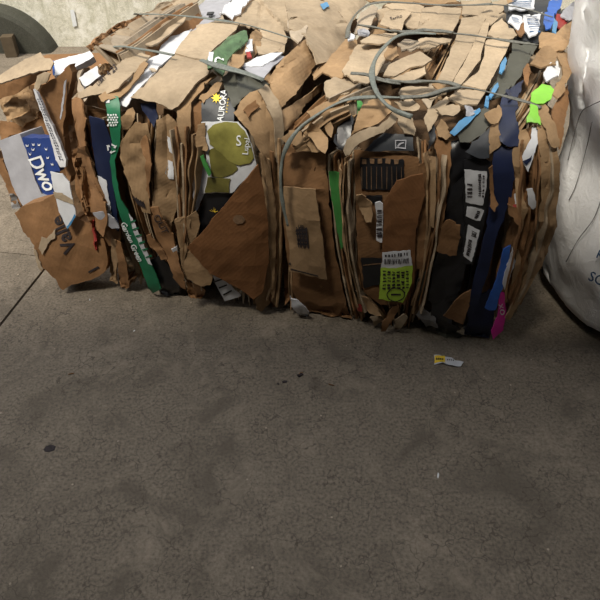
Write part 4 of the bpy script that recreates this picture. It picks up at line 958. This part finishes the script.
sheet(c4, 'paper_fold', 'k3', D, [(0, 120), (10, 122), (24, 124), (34, 116), (42, 118), (50, 138), (24, 138), (16, 134), (0, 140), (-4, 130)], cr=.01, t=.03, d=-.02)
c5 = loose('cardboard_carton', tuple(ground(25, 75, .62)), 'brown carton at the far left with a pale open flap jutting over the crumpled paper', 'carton')
E_ = Plane(ground(25, 75, .62), (-.25, -.45, 1))
s5, o5 = sheet(c5, 'panel', 'k1', E_, [(-6, 79), (10, 68), (26, 59), (41, 52), (45, 58), (50, 58), (54, 62), (50, 69), (36, 72), (16, 78), (0, 83), (-6, 84)], cr=.003, t=.006)
sheet(c5, 'side_panel', 'k3', pl(25, 75, .60, (-.1, -1, .1)), [(-6, 85), (16, 79), (36, 73), (44, 71), (41, 78), (32, 84), (16, 94), (-6, 100)], cr=.004, t=.04, d=-.02)
bm = bmesh.new(); box_bm(bm, (-1.05, 2.84, .25), (.19, .20, .248), .1)
bmesh.ops.bevel(bm, geom=bm.edges[:], offset=.012, segments=2)
link('body', bm, M['k3'], c5, smooth=False)
c6 = loose('white_box', tuple(ground(72, 64, .62)), 'small white box with a blue edge, on top beside the pale jutting flap', 'box')
F_ = Plane(ground(70, 62, .62), (-.1, -.5, 1))
w6 = sheet(c6, 'body', 'white', F_, [(52, 62), (66, 57), (82, 54), (90, 51), (94, 56), (84, 62), (74, 68), (68, 74), (54, 76)], cr=.003, t=.03, d=.01)
prt(w6, 'printed_band', 'blue', [(52, 62), (54, 61), (55, 75), (53, 76)])
prt(w6, 'printed_patch', 'red', [(64, 70), (72, 65), (71, 69), (66, 73)])
c7 = loose('paper_box', tuple(ground(92, 75, .66)), 'small pale paper box squashed between the white box and the left bale', 'box')
G_ = Plane(ground(90, 75, .70), (.1, -.6, 1))
sheet(c7, 'body', 'white', G_, [(79, 78), (90, 70), (100, 64), (103, 74), (92, 82), (85, 87)], cr=.002, t=.03)
sheet(c7, 'torn_side', 'k5', G_, [(77, 88), (77, 74), (84, 69), (80, 78), (84, 88), (88, 98), (80, 104), (77, 98)], cr=.008, t=.01, d=.0)
c8 = loose('plastic_scrap', tuple(ground(13, 206, .2)), 'crumpled clear grey plastic scrap hanging beside the white carton', 'scrap')
sheet(c8, 'film', 'grey', B, [(9, 194), (14, 193), (18, 202), (20, 208), (13, 209), (10, 202)], cr=.012, t=.002, d=.01, sc=20)

# ================================================================== WHITE WOVEN SACK
def sackmat():
    m, nt, b = newmat('woven_white'); pos = geo_pos(nt)
    n1 = noise(nt, 4, 5, .6, pos); n2 = noise(nt, 220, 2, .5, pos)
    c = mixrgb(nt, ramp(nt, n1, [(.3, 0.), (.7, 1.)]), (.80, .80, .80), (.92, .92, .93))
    nt.links.new(c, b.inputs['Base Color']); b.inputs['Roughness'].default_value = .6; b.inputs['Specular IOR Level'].default_value = .5
    b.inputs['Subsurface Weight'].default_value = .35; b.inputs['Subsurface Radius'].default_value = (.2, .2, .2); b.inputs['Subsurface Scale'].default_value = .6
    mm = nt.nodes.new('ShaderNodeMath'); mm.operation = 'MULTIPLY_ADD'; mm.inputs[1].default_value = .25
    nt.links.new(n2, mm.inputs[0]); nt.links.new(noise(nt, 14, 4, .6, pos, 1.5), mm.inputs[2])
    bump(nt, b, mm.outputs[0], .45, .012)
    return m
M['sack'] = sackmat()
SK = Drum(1.45, 1.80, .545, .72, -.16, seed=77)
SKT = thing('woven_sack', (1.45, 1.80, 0), 'big white woven bulk sack bulging on the right edge of the photo', 'sack')
sk = body(SKT, 'sack_body', 'sack', SK, 0, .009, 21, 6, 5)
def seam(line, w=.003): strap(SKT, SK, line, w, .003, .012, 'grey', name='stitching')
seam([(603, 100), (590, 106), (581, 113), (574, 135), (568, 160)])
seam([(592, 122), (586, 150), (576, 185), (569, 200)], .002)
seam([(606, 182), (595, 216), (578, 240), (566, 262)])
sk_s = (Sheet(SK, [(570, 240), (620, 240), (620, 300), (570, 300)], d=.014, cr=0, wob=0), sk)
txt(sk_s, 'lettering', 'SOD', 602, 281, 14, -24, 'inkblue', bold=.1, sx=.95)
txt(sk_s, 'lettering', 'KG', 605, 257, 12, -24, 'inkblue', bold=.1)

wp = Plane((0, 4.695, 0), (0, -1, 0))
ms = Sheet(wp, [(70, 10), (74, 10), (77, 26), (73, 27)], d=.004, cr=0, wob=.5, t=.003)
tag(link('plaster_patch', ms.mesh(), M['wprint'], origin=(-1.7, 4.695, .5)), 'small white upright patch on the bright wall above the cartons', 'patch')
# ================================================================== LITTER ON THE FLOOR
gl = ground(447, 360)
GP = Plane((0, 0, .0), (0, 0, 1))
wr = thing('snack_wrapper', (gl[0], gl[1], 0), 'small yellow and white torn wrapper lying on the floor in front of the bale', 'wrapper')
ww = sheet(wr, 'film', 'white', GP, [(434, 355), (440, 355), (452, 357), (460, 361), (464, 362), (461, 366), (452, 365), (444, 363), (434, 364)], d=.009, cr=.004, t=.003, sc=20, wob=.4)
prt(ww, 'yellow_print', 'yellow', [(434.5, 356), (445, 356), (445, 362.5), (434.5, 363)], lift=.001, t=.0006)
marks(ww, 'printed_letters', 'ink', [[(436 + i * 2, 358.5), (437.2 + i * 2, 358.5), (437.2 + i * 2, 360.5), (436 + i * 2, 360.5)] for i in range(4)] + [[(447 + i * 2, 359.5), (448 + i * 2, 359.7), (448 + i * 2, 361), (447 + i * 2, 360.8)] for i in range(4)], .0022)
def bit(name, u, v, r, mat, label, cat, h=.004, k=1.6, seed=1):
    g = ground(u, v); rr = random.Random(seed); bm = bmesh.new(); n = 9; a0 = rr.uniform(0, 3)
    top = []; bot = []
    for i in range(n):
        a = i / n * math.tau; q = r * rr.uniform(.5, 1.2)
        x = math.cos(a) * q * k; y = math.sin(a) * q
        X = g[0] + x * math.cos(a0) - y * math.sin(a0); Y = g[1] + x * math.sin(a0) + y * math.cos(a0)
        bot.append(bm.verts.new((X, Y, .0005))); top.append(bm.verts.new((g[0] + (X - g[0]) * .8, g[1] + (Y - g[1]) * .8, h * rr.uniform(.6, 1.2))))
    bm.faces.new(top); bm.faces.new(bot[::-1])
    for i in range(n): bm.faces.new((bot[i], bot[(i + 1) % n], top[(i + 1) % n], top[i]))
    bmesh.ops.recalc_face_normals(bm, faces=bm.faces[:])
    return tag(link(name, bm, M[mat], origin=(g[0], g[1], 0), smooth=False), label, cat)
bit('dark_crumb', 300, 375.5, .009, 'ink', 'largest black crumb lying on the floor in front of the left bale', 'crumb', .006, 1.5, 3)
bit('dark_crumb', 284.5, 382, .006, 'ink', 'thin black crumb just left of the largest black crumb', 'crumb', .004, 2.0, 4)
bit('dark_crumb', 278.5, 384, .004, 'ink', 'tiniest and leftmost black crumb of the three', 'crumb', .003, 1.4, 5)
bit('brown_sliver', 300.5, 374, .004, 'k3', 'small brown sliver touching the largest black crumb', 'sliver', .006, 2.4, 8)
bit('paper_scrap', 90, 300, .004, 'white', 'tiny white paper scrap on the floor before the carton with big dark lettering', 'scrap', .004, 1.4, 9)
bit('paper_scrap', 438, 475.5, .003, 'wprint', 'tiny thin white sliver on the open floor right of centre', 'scrap', .002, 3.5, 12)
bit('paper_scrap', 134, 331, .003, 'wprint', 'tiny pale speck on the floor before the green strip', 'scrap', .002, 2, 13)
bit('twig', 71, 374, .003, 'k3', 'short thin brown twig on the floor at left', 'twig', .003, 3.5, 14)
bit('twig', 331, 385, .0025, 'k4', 'short reddish twig on the floor right of the black crumbs', 'twig', .003, 5, 15)
bit('oil_spot', 49, 449, .016, 'ink', 'round dark flattened blob stuck to the floor at lower left', 'blob', .0015, 1.2, 16)
